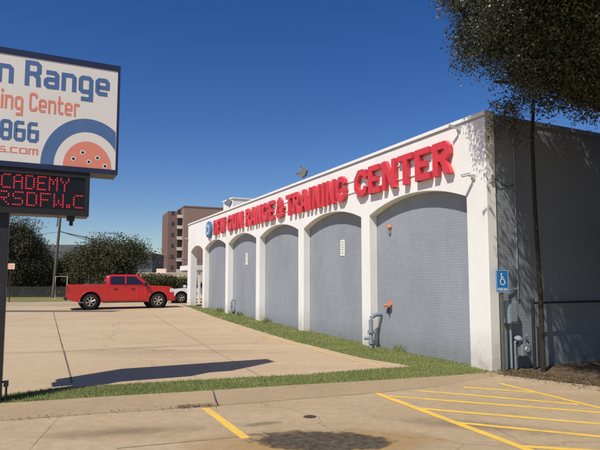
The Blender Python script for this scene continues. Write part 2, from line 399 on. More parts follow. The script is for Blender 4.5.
# kerb apron between gutter line and grass
gut = PX([(0, 421), (100, 413.5), (215, 406), (300, 399), (376, 393), (440, 386), (497, 376)])
gut0 = ext(gut[0], gut[2], 3)
k = MB()
A = [lo0]+lo; Bq = [gut0]+gut
for i in range(len(A)-1):
    zt = .05*(1 if i < 5 else .5); zt2 = .05*(1 if i < 4 else .5 if i < 5 else .1)
    if i < 5: zt = .05
    k.face([(*Bq[i], .0012), (*Bq[i+1], .0012), (*A[i+1], zt2), (*A[i], zt)])
bmesh.ops.remove_doubles(k.bm, verts=k.bm.verts, dist=.06)
structure(k.build('curb', 'curb_concrete'))
# gutter seam and joints
def line_sheet(name, pts, wdt, off, m, kind='structure'):
    o = MB()
    P = [Vector((*q, 0)) for q in pts]
    for a, b in zip(P, P[1:]):
        n_ = (b-a).normalized().cross(Vector((0, 0, 1)))*wdt/2
        qs = [a-n_, b-n_, b+n_, a+n_]
        o.face([(q.x, q.y, hgt(q.y)+off) for q in qs])
    ob = o.build(name, m)
    if kind: ob['kind'] = kind
    return ob
line_sheet('gutter_joint', [gut0]+gut[:-1], .007, .003, 'litter_soil')
def rag(poly_px, amp, seed, n=7):
    """ragged closed outline on the ground from a coarse one"""
    rn = random.Random(seed); P = [Vector((*p2(q), 0)) for q in poly_px]; out = []
    for a, b in zip(P, P[1:]+P[:1]):
        for i in range(n):
            t_ = i/n; q = a.lerp(b, t_); q += Vector((rn.uniform(-1, 1), rn.uniform(-1, 1), 0))*amp*(1 if i else .4); out.append((q.x, q.y))
    return out
line_sheet('pavement_joint', PX([(53, 310.5), (61, 342), (70.5, 376), (72, 383)]), .03, .002, 'seam_and_shadow_dark')
line_sheet('pavement_joint', PX([(117, 448.5), (200, 440.5), (245, 436.5)]), .02, .001, 'seam_and_shadow_dark')
line_sheet('pavement_joint', PX([(213, 393.5), (214.5, 400), (216, 406)]), .02, .052, 'seam_and_shadow_dark')
for a_, b_ in (((150, 313), (262, 377)), ((0, 352), (290, 334.5)), ((0, 327), (235, 320.5))):
    line_sheet('slab_joint', PX([a_, b_]), .012, .0016, 'curb_concrete')
line_sheet('slab_joint', PX([(420, 389), (560, 462)]), .010, .0012, 'curb_concrete')
line_sheet('slab_joint', PX([(60, 416), (20, 460)]), .012, .0012, 'curb_concrete')
# oil and damp patch, orange-brown fines around it
def stain(name, m, px, py, rx, ry, rz, col, col2, off, amp, edge=(.75, 1.05), op=1.0, ns=2.2):
    """a soft-edged stain: the sheet fades out along a noisy outline, so only the mark shows"""
    c_ = G(px, py); mt = bpy.data.materials.new(m); mt.use_nodes = True; t = mt.node_tree; L = t.links; b = t.nodes['Principled BSDF']
    b.inputs['Roughness'].default_value = .8; b.inputs['Specular IOR Level'].default_value = .25
    tc = node(t, 'ShaderNodeTexCoord'); nz = node(t, 'ShaderNodeTexNoise'); nz.inputs['Scale'].default_value = ns; nz.inputs['Detail'].default_value = 10; nz.inputs['Roughness'].default_value = .68
    L.new(tc.outputs['Object'], nz.inputs['Vector'])
    mp = node(t, 'ShaderNodeMapping'); mp.inputs['Scale'].default_value = (1/rx, 1/ry, 0); L.new(tc.outputs['Object'], mp.inputs[0])
    ln = node(t, 'ShaderNodeVectorMath', operation='LENGTH'); L.new(mp.outputs[0], ln.inputs[0])
    ma = node(t, 'ShaderNodeMath', operation='MULTIPLY_ADD'); L.new(nz.outputs[0], ma.inputs[0]); ma.inputs[1].default_value = amp; L.new(ln.outputs['Value'], ma.inputs[2])
    mr = node(t, 'ShaderNodeMapRange'); mr.inputs[1].default_value = edge[0]+amp*.5; mr.inputs[2].default_value = edge[1]+amp*.5; mr.inputs[3].default_value = op; mr.inputs[4].default_value = 0
    L.new(ma.outputs[0], mr.inputs[0]); L.new(mr.outputs[0], b.inputs['Alpha'])
    n2 = node(t, 'ShaderNodeTexNoise'); n2.inputs['Scale'].default_value = 9; n2.inputs['Detail'].default_value = 10; n2.inputs['Roughness'].default_value = .75; L.new(tc.outputs['Object'], n2.inputs['Vector'])
    m2 = node(t, 'ShaderNodeMapRange'); m2.inputs[1].default_value = .4; m2.inputs[2].default_value = .62; L.new(n2.outputs[0], m2.inputs[0])
    mx = node(t, 'ShaderNodeMix', data_type='RGBA'); L.new(m2.outputs[0], mx.inputs[0]); mx.inputs[6].default_value = (*col, 1); mx.inputs[7].default_value = (*col2, 1); L.new(mx.outputs[2], b.inputs['Base Color'])
    MATS[m] = mt; q = MB(); q.face([(-rx*1.5, -ry*1.5, 0), (rx*1.5, -ry*1.5, 0), (rx*1.5, ry*1.5, 0), (-rx*1.5, ry*1.5, 0)])
    o = q.build(name, m, loc=(c_.x, c_.y, hgt(c_.y)+off)); o.rotation_euler = (0, 0, rz); o['kind'] = 'structure'; return o
stain('sandy_stain', 'sand_fines', 318, 443, 1.75, .62, R(4), (.50, .30, .09), (.44, .31, .16), .0012, 1.1, (.4, 1.0), .6)
stain('oil_stain', 'oil_film', 320, 441, 1.05, .50, R(-6), (.045, .036, .025), (.14, .11, .075), .0022, 1.2, (.62, .86), .95, 3.2)
stain('drip_stain', 'drip_film', 262, 424, .35, .12, R(20), (.26, .19, .12), (.33, .24, .15), .0016, 1.1, (.3, .9), .6)
stain('lot_stain', 'lot_film', 190, 350, 3.5, 1.6, R(5), (.36, .26, .17), (.42, .31, .2), .0012, 1.3, (.2, 1.0), .22, .7)
stain('scuff_mark', 'scuff_film', 470, 425, 1.6, .35, R(-20), (.30, .225, .145), (.36, .275, .18), .0012, 1.4, (.1, .9), .5, 2.5)
stain('scuff_mark', 'scuff_film_two', 120, 432, 1.3, .3, R(10), (.28, .205, .13), (.35, .265, .17), .0012, 1.4, (.1, .9), .5, 2.5)
stain('lot_pale_band', 'pale_film', 215, 343, 7.5, .55, R(22), (.66, .51, .35), (.62, .47, .32), .0024, .8, (.3, 1.0), .5, .8)
c = G(310, 416.7)
mh = MB(); mh.lathe([(0, .012), (.085, .012), (.10, .006), (.16, .002)], (c.x, c.y, -.008), (0, 0, 1), 20)
tag(mh.build('drain_cover', 'oil_patch'), 'small round dark drain cap set in the street concrete near the oil patch', 'drain cover')
# paint: the single bay line, the hatched no-parking zone, the faded line of the lot
def paint(name, pa, pb, wdt, label, cat='parking line', grp=None, m='yellow_paint', off=.0030):
    a = Vector((*p2(pa), 0)); b = Vector((*p2(pb), 0)); o = MB(); rn = random.Random(int(pa[0]*7+pb[1]))
    d_ = (b-a); n_ = d_.normalized().cross(Vector((0, 0, 1))); N = max(6, int(d_.length/.12))
    L_ = [a+d_*i/N+n_*(wdt/2+rn.uniform(-.005, .005)) for i in range(N+1)]; R_ = [a+d_*i/N-n_*(wdt/2+rn.uniform(-.005, .005)) for i in range(N+1)]
    for i in range(N):
        o.face([(q.x, q.y, hgt(q.y)+off) for q in (L_[i], R_[i], R_[i+1], L_[i+1])])
    ob = o.build(name, m); ob['kind'] = 'structure'
    return ob
paint('painted_bay_line', (205, 408), (246, 438.5), .115, '')
hatch = [((376, 393.2), (590, 473)), ((499, 383.4), (640, 418)),
         ((389, 396.2), (640, 415.8)), ((419, 390.8), (578, 404.5)), ((463, 387.2), (534, 392.6)), ((420, 408.6), (640, 427.5)), ((454, 422.4), (640, 440.5)), ((520, 446.2), (640, 454))]
for i, (a, b) in enumerate(hatch): paint('painted_hatch_line', a, b, .10 if i != 0 else .12, '', off=.0030+.0012*(i == 0)+.0012*(i == 1))
paint('painted_lot_line', (262, 335.5), (301, 345.8), .10, '', m='faded_yellow', off=.003)
paint('painted_lot_line', (311, 348.6), (382, 367.4), .10, '', m='faded_yellow', off=.003)
# far bands behind the lot on the left
sheet('lot_shadow_strip', [(-60, 28.6), (-9.9, 28.6), (-9.7, 29.7), (-60, 30.1)], .002, 'seam_and_shadow_dark')  # a cast shadow across the ground, painted as a dark strip
sheet('far_verge', [(-90, 40), (-20, 40), (-9, 43), (-9, 52), (-90, 52)], .006, 'dry_grass')
sheet('far_road', [(-90, 33.5), (-13, 33.5), (-13, 38.5), (-90, 38.5)], .003, 'street_concrete')
# turf under the blades
turf = [lo0]+lo+[wb(-.35, .5), wb(0.02, .25), wb(0.02, .2), wb(26.2, .2)]+wd[::-1]+hi[::-1][1:]+[hi0]
def ragged(poly, amp, seed, step=.22):
    rn = random.Random(seed); out = []
    for a, b in zip(poly, poly[1:]+poly[:1]):
        a = Vector(a[:2]); b = Vector(b[:2]); n = max(1, int((b-a).length/step))
        if a.length > 60 or (b-a).length > 24: n = 1
        for i in range(n): q = a.lerp(b, i/n); out.append((q.x+rn.uniform(-amp, amp)*(i > 0), q.y+rn.uniform(-amp, amp)*(i > 0)))
    return out
turf = ragged(turf, .045, 9)
sheet('grass_verge', turf, .007, 'turf_soil')
# litter-strewn soil along the side wall
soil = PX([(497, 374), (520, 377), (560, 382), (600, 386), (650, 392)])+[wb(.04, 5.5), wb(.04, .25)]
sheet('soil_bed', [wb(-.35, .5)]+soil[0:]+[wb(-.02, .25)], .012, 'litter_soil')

def in_poly(P, poly):
    x, y = P[:, 0], P[:, 1]; inside = np.zeros(len(P), bool); n = len(poly)
    for i in range(n):
        x0, y0 = poly[i]; x1, y1 = poly[(i+1) % n]
        c_ = ((y0 > y) != (y1 > y)) & (x < (x1-x0)*(y-y0)/(y1-y0+1e-12)+x0); inside ^= c_
    return inside
def blades(name, poly, n, hmin, hmax, seed, m='blade', wid=.006, off=.007, fade=True, patch=.5, lean=.5):
    rng = np.random.default_rng(seed); A = np.array(poly); mn, mx_ = A.min(0), A.max(0)
    out = []; got = 0
    while got < n:
        P = rng.random((n*3, 2))*(mx_-mn)+mn
        P += 0
        P = P[in_poly(P, poly)]
        if fade: P = P[rng.random(len(P)) < np.clip((9.5/np.hypot(P[:, 0], P[:, 1]))**2, .08, 1)]
        dn = .5+.5*np.sin(P[:, 0]*2.3+np.sin(P[:, 1]*3.1)*1.4)*np.sin(P[:, 1]*2.7+P[:, 0]); P = P[rng.random(len(P)) < patch+(1-patch)*dn]
        out.append(P); got += len(P)
    P = np.concatenate(out)[:n]; n = len(P); dist = np.clip(np.hypot(P[:, 0], P[:, 1])/9, 1, 3)[:, None]
    P = P+rng.normal(size=P.shape)*.02
    h = np.array([hgt(y) for y in P[:, 1]])+off
    a = rng.random(n)*6.283; d1 = np.stack([np.cos(a), np.sin(a), np.zeros(n)], 1); H = (hmin+(hmax-hmin)*rng.random(n)**1.5)[:, None]
    b_ = rng.random(n)*6.283; ln = np.stack([np.cos(b_), np.sin(b_), np.zeros(n)], 1)*H*lean*rng.random(n)[:, None]
    base = np.column_stack([P, h-.01]); up = np.array([0, 0, 1.0])
    V = np.stack([base-d1*wid*dist, base+d1*wid*dist, base+ln+up*H], 1).reshape(-1, 3)
    o = np_mesh(name, V, 3, m); o['kind'] = 'stuff'
    return o
o = blades('grass', turf, 90000, .02, .065, 5)
tag(o, 'short green grass with straw-coloured blades along the strip and wall foot', 'grass')
for k_, (a, b_, n_) in enumerate((((218, 311), .55, 500), ((237, 315.5), .4, 400), ((228, 313.5), .35, 350), ((262, 322), .3, 200), ((392, 352), .22, 160), ((470, 366), .2, 160))):
    c_ = G(*a)+ND*.25; cp_ = [(c_.x+b_*math.cos(q*.785)*.6, c_.y+b_*math.sin(q*.785)*1.4) for q in range(8)]
    tag(blades('weeds', cp_, n_, .06, .24, 40+k_, wid=.007, fade=False, patch=1, lean=.9), 'taller unmown weeds tufted against the foot of the white piers', 'weeds', 'weed tufts at the wall foot')
# leaf litter in the gutter and under the tree
def litter(name, pts, n, seed, spread, size, label):
    rng = np.random.default_rng(seed); pts = np.array(pts); seg = rng.integers(0, len(pts)-1, n); t_ = rng.random(n)[:, None]
    P = pts[seg]*(1-t_)+pts[seg+1]*t_; P = P+rng.normal(size=(n, 2))*spread
    z_ = np.array([hgt(y) for y in P[:, 1]])+.018+rng.random(n)*.02
    p = np.column_stack([P, z_]); a = rand_unit(rng, n); a[:, 2] *= .35; b = rand_unit(rng, n); b[:, 2] *= .35; s = size*(.5+rng.random(n))[:, None]
    V = np.stack([p-a*s, p-b*s*.45, p+a*s, p+b*s*.45], 1).reshape(-1, 3); V[:, 2] = np.maximum(V[:, 2], .004)
    o = np_mesh(name, V, 4, 'litter'); o['kind'] = 'stuff'; return tag(o, label, 'leaves')
litter('fallen_leaves', PX([(176, 408.5), (195, 407), (216, 406)]), 260, 3, .05, .022, 'dry brown leaves gathered in the gutter above the single yellow line')
litter('fallen_leaves', PX([(5, 420.5), (60, 417), (170, 409)]), 90, 6, .05, .02, 'scattered dry leaves along the left part of the gutter')
litter('fallen_leaves', PX([(505, 372), (540, 377), (580, 382), (640, 390)]), 2600, 4, .28, .028, 'thick brown leaf litter beneath the oak beside the side wall')

# ------------------------------------------------------------------ the building (local x = into it, y = along the front)
bld = thing('commercial_building', 'long single-storey building with white arcaded front and blue-grey painted brick bays', 'building', CORNER, ROT)
def arch(y0, y1, spring=3.80, rise=.37, n=22):
    c_ = (y0+y1)/2; hw = (y1-y0)/2
    rad = (hw*hw+rise*rise)/(2*rise); th = math.asin(hw/rad); return [(c_+rad*math.sin(th*(2*i/n-1)), spring+rad*math.cos(th*(2*i/n-1))-(rad-rise)) for i in range(n+1)]
TOP = 5.52
opens = [(.61, 4.61), (5.05, 8.98), (9.42, 13.35), (13.79, 17.72), (18.16, 22.08)]
RD = .27
poly = [(0, -.4)]
for a, b in opens: poly += [(a, -.4)]+arch(a, b)+[(b, -.4)]
poly += [(22.52, -.4), (22.52, TOP), (0, TOP)]
MB().prism(poly, 0, RD, 'x').build('arcade_front', 'white_stucco', bld, bevel=.012)
# open portico bay at the far end, thicker piers
pp = [(22.522, 3.70)] + arch(22.522, 25.3, 3.74, .32) + [(25.3, -.4), (26.1, -.4), (26.1, TOP), (22.522, TOP)]
MB().prism(pp[1:], 0.0, .40, 'x').build('portico_arch', 'white_stucco', bld, bevel=.012)
for i, (a, b) in enumerate(opens):
    MB().box(RD+.002, .42, a-.2, b+.2, -.4, TOP-.05).build('brick_infill', 'grey_brick_front', bld)
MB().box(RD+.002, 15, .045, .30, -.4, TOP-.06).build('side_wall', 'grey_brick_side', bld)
MB().box(.421, 15, 22.1, 22.45, -.4, TOP-.06).build('end_wall', 'white_stucco', bld)
MB().box(14.8, 15.0, .301, 22.09, -.4, TOP-.06).build('rear_wall', 'grey_brick_front', bld)
MB().box(.421, 14.79, .301, 22.09, 4.95, 5.1).build('roof', 'roofing', bld)
cp = MB(); cp.box(-.035, .26, -.035, 22.52, TOP+.002, TOP+.09); cp.box(-.035, .44, 22.521, 26.14, TOP+.002, TOP+.09)
cp.build('parapet_cap', 'white_trim', bld, bevel=.008)
MB().box(-.014, -.001, -.01, 26.12, TOP-.040, TOP-.020).build('drip_edge', 'grey_metal', bld)
MB().box(.262, 15.03, .01, .33, TOP-.055, TOP+.06).build('side_cap', 'grey_metal', bld, bevel=.008)
# canopy seen behind the far pier and through its arch
cy = thing('entrance_canopy', 'flat white canopy on slim posts behind the far archway', 'canopy', CORNER+SD*25.4+ND*1.2, ROT)
MB().box(-.6, 6, 2.6, 5.4, 2.66, 2.98).build('canopy_roof', 'white_trim', cy, bevel=.01)
for x, y in ((.15, 2.8), (4.2, 2.8), (4.2, 5.1)): MB().box(x-.07, x+.07, y-.07, y+.07, .2, 2.66).build('post', 'white_trim', cy)
hb = thing('rooftop_unit', 'low white box of roof equipment rising behind the parapet', 'roof unit', CORNER+ND*1.3+SD*20.6+Vector((0, 0, 5.1)), ROT)
MB().box(-.4, .9, -.8, .9, 0, 1.38).build('housing', 'white_trim', hb, bevel=.02); MB().box(-.45, .95, -.85, .95, 1.381, 1.45).build('lid', 'white_trim', hb)

# ------------------------------------------------------------------ stroke lettering
def stroke_quads(pts, wd_, closed=False):
    P = [Vector(q) for q in pts]; n = len(P); L_, R_ = [], []
    for i in range(n):
        if closed: a, b, c_ = P[i-1], P[i], P[(i+1) % n]
        else: a, b, c_ = P[max(i-1, 0)], P[i], P[min(i+1, n-1)]
        d1 = (b-a).normalized() if (b-a).length > 1e-6 else (c_-b).normalized()
        d2 = (c_-b).normalized() if (c_-b).length > 1e-6 else d1
        n1 = Vector((-d1.y, d1.x)); n2 = Vector((-d2.y, d2.x)); mm = (n1+n2).normalized(); k_ = 1/max(mm.dot(n1), .4)
        L_.append(b+mm*k_*wd_/2); R_.append(b-mm*k_*wd_/2)
    if closed: L_.append(L_[0]); R_.append(R_[0])
    return L_, R_
def glyph_mesh(mb, g_, W, sx, sz, depth, place, eps=.0009):
    """g_: list of ('s',pts,closed) strokes, ('p',x0,z0,x1,z1,w) flat-cut slants, ('b',x0,x1,z0,z1) bars.
    place(u, v, d) maps glyph units to a point, d = how far it stands out"""
    for i, e in enumerate(g_):
        dp = depth+eps*i; bk = -.0003*i
        if e[0] == 's':
            L_, R_ = stroke_quads(e[1], W, e[2] if len(e) > 2 else False)
            m = len(L_)-1
            vs = [[mb.bm.verts.new(place(q.x*sx, q.y*sz, d_)) for d_ in (bk, dp)] for q in L_]; vr = [[mb.bm.verts.new(place(q.x*sx, q.y*sz, d_)) for d_ in (bk, dp)] for q in R_]
            for j in range(m):
                a, b, c_, d_ = vs[j], vs[j+1], vr[j+1], vr[j]
                mb.bm.faces.new([a[1], b[1], c_[1], d_[1]]); mb.bm.faces.new([a[0], a[1], d_[1], d_[0]][::1]) if j == 0 and not (len(e) > 2 and e[2]) else None
                mb.bm.faces.new([a[0], b[0], b[1], a[1]]); mb.bm.faces.new([d_[1], c_[1], c_[0], d_[0]]); mb.bm.faces.new([d_[0], c_[0], b[0], a[0]])
            if not (len(e) > 2 and e[2]): mb.bm.faces.new([vs[-1][1], vs[-1][0], vr[-1][0], vr[-1][1]])
        else:
            if e[0] == 'b': q = [(e[1], e[3]), (e[2], e[3]), (e[2], e[4]), (e[1], e[4])]
            else: q = [(e[1]-e[5]/2, e[2]), (e[1]+e[5]/2, e[2]), (e[3]+e[5]/2, e[4]), (e[3]-e[5]/2, e[4])]
            mb.prism([(x*sx, y*sz) for x, y in q], bk, dp, f=place)
def slab(x, z, w_=.38, t_=.13): return ('b', x-w_/2, x+w_/2, z if z == 0 else 1-t_, z+t_ if z == 0 else 1)
SL = {   # heavy slab capitals, height 1, stroke .22
 'D': (.92, [('b', .08, .32, 0, 1), ('s', [(.2, .89), (.62, .89), (.80, .68), (.80, .32), (.62, .11), (.2, .11)]), ('b', 0, .3, 0, .13), ('b', 0, .3, .87, 1)]),
 'F': (.80, [('b', .08, .32, 0, 1), ('b', .1, .78, .80, 1), ('b', .3, .62, .42, .60), ('b', 0, .45, 0, .13), ('b', .68, .78, .62, .9)]),
 'W': (1.2, [('p', .34, 0, .16, 1, .24), ('p', .34, 0, .60, 1, .24), ('p', .84, 0, .60, 1, .24), ('p', .84, 0, 1.04, 1, .24), ('b', 0, .34, .87, 1), ('b', .86, 1.2, .87, 1)]),
 'G': (.90, [('s', [(.79, .66), (.74, .80), (.58, .89), (.32, .89), (.12, .66), (.12, .34), (.32, .11), (.58, .11), (.76, .24), (.76, .45)]), ('b', .48, .90, .36, .53), ('b', .80, .88, .62, .95)]),
 'U': (.92, [('s', [(.20, 1), (.20, .30), (.36, .11), (.58, .11), (.74, .30), (.74, 1)]), ('b', .02, .38, .87, 1), ('b', .58, .92, .87, 1)]),
 'N': (.98, [('b', .10, .30, 0, 1), ('b', .68, .88, 0, 1), ('p', .80, 0, .20, 1, .26), ('b', 0, .42, 0, .13), ('b', 0, .3, .87, 1), ('b', .58, .98, .87, 1)]),
 'R': (.94, [('b', .08, .32, 0, 1), ('s', [(.2, .89), (.62, .89), (.74, .78), (.74, .64), (.62, .53), (.2, .53)]), ('p', .78, 0, .50, .5, .26), ('b', 0, .42, 0, .13), ('b', 0, .3, .87, 1), ('b', .64, .94, 0, .13)]),
 'A': (.96, [('p', .16, 0, .44, 1, .24), ('p', .80, 0, .52, 1, .24), ('b', .25, .70, .24, .42), ('b', 0, .34, 0, .13), ('b', .62, .96, 0, .13)]),
 'E': (.84, [('b', .08, .32, 0, 1), ('b', .1, .80, .80, 1), ('b', .1, .82, 0, .20), ('b', .3, .62, .41, .59), ('b', .70, .82, .62, .9), ('b', .72, .84, .1, .38), ('b', 0, .2, 0, .13), ('b', 0, .2, .87, 1)]),
 '&': (.90, [('s', [(.30, .10), (.14, .24), (.18, .42), (.52, .64), (.52, .80), (.40, .90), (.26, .80), (.28, .62), (.76, .08)]), ('s', [(.30, .10), (.52, .12), (.74, .44)]), ('b', .62, .90, .42, .54)]),
 'T': (.84, [('b', .30, .54, 0, 1), ('b', 0, .84, .80, 1), ('b', 0, .12, .62, .9), ('b', .72, .84, .62, .9), ('b', .2, .64, 0, .13)]),
 'I': (.44, [('b', .10, .34, 0, 1), ('b', 0, .44, 0, .13), ('b', 0, .44, .87, 1)]),
 'C': (.88, [('s', [(.78, .66), (.74, .80), (.58, .89), (.34, .89), (.12, .66), (.12, .34), (.34, .11), (.58, .11), (.74, .20), (.79, .34)]), ('b', .76, .86, .60, .95)]),
}
for k_ in SL: SL[k_] = (SL[k_][0], [e for e in SL[k_][1] if not (e[0] == 'b' and (e[3:] in ((0, .13), (.87, 1), (.62, .9), (.1, .38), (.62, .95), (.60, .86))))])
lets = thing('channel_letter_sign', 'red three-dimensional letters DFW GUN RANGE & TRAINING CENTER across the white front', 'building sign', CORNER+ND*0, ROT)
Z0, Z1, LD = 4.40, 5.20, .115
def word(txt, s_left, s_right):
    """lay out a word between two distances along the front (it reads from far to near)"""
    ws = [SL[c_][0] for c_ in txt]; gap = .04; tot = sum(ws)+gap*(len(txt)-1); k_ = (s_left-s_right)/tot; u = 0
    for c_, w_ in zip(txt, ws):
        m = MB(); s0 = s_left-u*k_
        glyph_mesh(m, SL[c_][1], .225, k_, Z1-Z0, LD, lambda a, b, d_: (-.03-d_, s0-a, Z0+b))
        u += w_+gap
        m.build('letter', 'sign_red', lets, bevel=.006)
for t_, a, b in (('DFW', 20.05, 17.95), ('GUN', 17.55, 15.25), ('RANGE', 14.9, 11.50), ('&', 11.28, 10.50), ('TRAINING', 10.28, 5.76), ('CENTER', 5.22, .92)): word(t_, a, b)
for z_ in (4.62, 4.98):
    MB().box(-.029, -.004, 1.3, 19.8, z_-.015, z_+.015).build('mounting_rail', 'white_trim', lets)
lg = thing('round_logo_sign', 'round blue and white target emblem at the far end of the red letters', 'logo sign', CORNER+SD*20.98+Vector((0, 0, 4.80)), ROT)
MB().lathe([(0, .14), (.44, .14), (.47, .12), (.47, 0), (0, 0)], (-.015, 0, 0), (-1, 0, 0), 40).build('disc', 'logo_blue', lg, smooth=40)
MB().lathe([(0, .152), (.30, .152), (.30, .141), (0, .141)], (-.015, 0, 0), (-1, 0, 0), 36).build('ring', 'logo_pale', lg)
MB().lathe([(0, .160), (.16, .160), (.16, .153), (0, .153)], (-.015, 0, 0), (-1, 0, 0), 28).build('centre', 'logo_blue', lg)

# ------------------------------------------------------------------ fittings on the building
def floodlight(s, label):
    f = thing('floodlight', label, 'floodlight', CORNER+SD*s+ND*.1+Vector((0, 0, TOP+.09)), ROT, 'floodlights on the parapet')
    MB().tube([(0, 0, 0), (0, 0, .16)], .022, 8).box(-.06, .06, -.06, .06, 0, .02).build('stem', 'grey_metal', f)
    h = MB(); h.box(-.14, .10, -.20, .20, -.15, .15, .02)
    for q in range(5): h.box(.10, .15, -.16+q*.08-.008, -.16+q*.08+.008, -.11, .11)
    h = h.build('housing', 'grey_metal', f); h.location = (-.05, 0, .32); h.rotation_euler = (0, R(28), R(-12))
    l_ = MB().box(-.150, -.141, -.17, .17, -.12, .12).build('lens', 'lamp_glass', h)
    fr = MB(); fr.box(-.152, -.1405, -.20, -.172, -.15, .15); fr.box(-.152, -.1405, .172, .20, -.15, .15); fr.box(-.152, -.1405, -.171, .171, .122, .15); fr.box(-.152, -.1405, -.171, .171, -.15, -.122)
    fr.build('rim', 'dark_metal', h)
    y = MB(); y.tube([(0, -.22, .33), (0, -.22, .16), (0, .22, .16), (0, .22, .33)], .014, 6); y.build('bracket', 'dark_metal', f)
    return f
floodlight(9.15, 'grey floodlight on the parapet edge above the word TRAINING')
floodlight(17.9, 'grey floodlight on the parapet beside the white roof unit')
def wall_cam(s, z_, label, arm=.28, sc_=1.0, tilt=12):
    c_ = thing('security_camera', label, 'camera', CORNER+SD*s+Vector((0, 0, z_)), ROT, 'cameras on the front')
    MB().box(-.05, -.002, -.05, .05, -.06, .06, .008).build('mount_plate', 'pale_metal', c_)
    MB().tube([(-.05, 0, 0), (-arm, 0, .02)], .016, 8).build('arm', 'pale_metal', c_)
    b = MB(); b.tube([(-.16*sc_, 0, 0), (.14*sc_, 0, 0)], .045*sc_, 12); b.box(-.20*sc_, .14*sc_, -.052*sc_, .052*sc_, .046*sc_, .056*sc_)
    b = b.build('body', 'pale_metal', c_, smooth=40); b.location = (-arm-.04, .02, .03); b.rotation_euler = (0, R(-tilt), R(-35))
    MB().tube([(-.168*sc_, 0, 0), (-.1605*sc_, 0, 0)], .034*sc_, 12).build('lens', 'screen_black', b)
    return c_
wall_cam(.36, 4.20, 'white bullet camera on the corner pier level with the first arch top', .16, .62)
wall_cam(.78, 5.40, 'small light-coloured camera high on the front, just right of the letter R', .14, .55, -20)
wall_cam(26.0, 4.62, 'small camera on the far end pier of the white front', .1, .5)
jb = thing('junction_box', 'small grey junction box with looping cable on the corner pier side', 'junction box', CORNER+Vector((0, 0, 4.1)), ROT)
MB().box(.10, .20, -.05, -.002, -.06, .10, .008).build('box', 'pale_metal', jb)
MB().tube([(-.02, -.012, .06), (.04, -.02, -.04), (.10, -.03, .0)], .006, 6).tube([(.20, -.03, .03), (.34, -.02, -.03), (.52, .02, -.10), (.7, .03, -.12), (.84, .03, -.05)], .007, 6).build('cable', 'cable', jb)
def notice(s, z_, w_, h_, label):
    n_ = thing('wall_notice', label, 'notice', CORNER+SD*s+ND*(RD+.0015)+Vector((0, 0, z_)), ROT, 'white notices on the grey bays')
    MB().box(-.014, -.001, -w_/2, w_/2, -h_/2, h_/2).build('panel', 'notice_white', n_)
    k_ = MB()
    for q in range(7): k_.box(-.017, -.0145, -w_*.36+(q % 3)*.012, w_*.36-(q % 2)*.03, h_/2-.06-q*.062-.010, h_/2-.06-q*.062+.008)
    k_.build('printed_lines', 'grey_metal', n_)
notice(6.62, 2.98, .27, .52, 'white upright notice on the second grey bay from the street')
notice(15.7, 2.95, .27, .56, 'white upright notice on the fourth grey bay from the street')
# hose cabinet bits: the upper alarm bell and the lower inlet
bl = thing('alarm_bell', 'orange alarm bell high on the nearest grey bay', 'alarm bell', CORNER+SD*3.95+ND*(RD+.0015)+Vector((0, 0, 3.42)), ROT)
MB().lathe([(0, .09), (.025, .088), (.05, .075), (.07, .045), (.075, .02), (.0, .02)], (0, 0, 0), (-1, 0, 0), 20).build('gong', 'bell_orange', bl, smooth=50)
MB().box(-.05, -.001, -.045, .045, -.20, -.09, .006).build('box', 'grey_metal', bl)
fi = thing('fire_inlet', 'weathered orange and brass twin hose inlet low on the nearest grey bay', 'hose inlet', CORNER+SD*4.0+ND*(RD+.0015)+Vector((0, 0, 1.24)), ROT)
MB().lathe([(.0, .015), (.10, .015), (.10, .001), (0, .001)], (0, 0, 0), (-1, 0, 0), 20).build('wall_plate', 'bell_orange', fi)
for dy in (-.07, .07):
    MB().lathe([(.028, .01), (.028, .09), (.042, .09), (.042, .14), (.04, .145), (0, .145)], (0, dy, 0), (-1, dy*3, -.25), 14).build('nozzle', 'brass' if dy < 0 else 'bell_orange', fi, smooth=40)
MB().tube([(-.07, -.01, -.02), (-.075, -.01, -.2), (-.07, .0, -.28)], [.03, .028, .012], 8).build('drip_valve', 'dark_metal', fi, smooth=40)
sp = thing('standpipe', 'blue-grey bent pipe rising from the grass by the second pier', 'standpipe', CORNER+SD*4.40+ND*.0+Vector((0, 0, .02)), ROT)
pt = [(-.12, 0, -.1), (-.12, 0, .30), (-.12, 0, .78)]+[(-.12+.2*(1-math.cos(a)), 0, .78+.14*math.sin(a)) for a in (R(25), R(50), R(75))]+[(.1, 0, .93), (.22, 0, .93)]
MB().tube(pt, .060, 16).build('riser', 'pipe_grey', sp, smooth=50)
fl = MB()
for z_, r_ in ((.42, .098), (.447, .098)): fl.lathe([(0, 0), (r_, 0), (r_, .028), (0, .028)], (-.12, 0, z_), (0, 0, 1), 18)
for q in range(6): fl.tube([(-.12+.08*math.cos(q*1.047), .08*math.sin(q*1.047), .405), (-.12+.08*math.cos(q*1.047), .08*math.sin(q*1.047), .49)], .010, 6)
fl.build('flange', 'pipe_grey', sp, smooth=40)
MB().lathe([(0, 0), (.09, 0), (.09, .028), (0, .028)], (-.12, 0, .12), (0, 0, 1), 18).build('collar', 'pipe_grey', sp, smooth=40)
MB().tube([(-.12, 0, .28), (-.24, .10, .26), (-.27, .12, .25)], [.045, .045, .05], 10).tube([(-.12, 0, .12), (.0, -.05, .02)], .03, 8).build('side_outlet', 'pipe_grey', sp, smooth=40)
s2 = thing('hose_bib', 'short grey pipe stub at the foot of the fifth pier', 'pipe', CORNER+SD*17.3+Vector((0, 0, .33)), ROT)
MB().tube([(.06, 0, -.1), (.06, 0, .55), (.1, 0, .62), (.22, 0, .62)], .045, 10).build('riser', 'pipe_grey', s2, smooth=50)
MB().lathe([(0, 0), (.075, 0), (.075, .04), (0, .04)], (.06, 0, .30), (0, 0, 1), 12).build('flange', 'pipe_grey', s2)
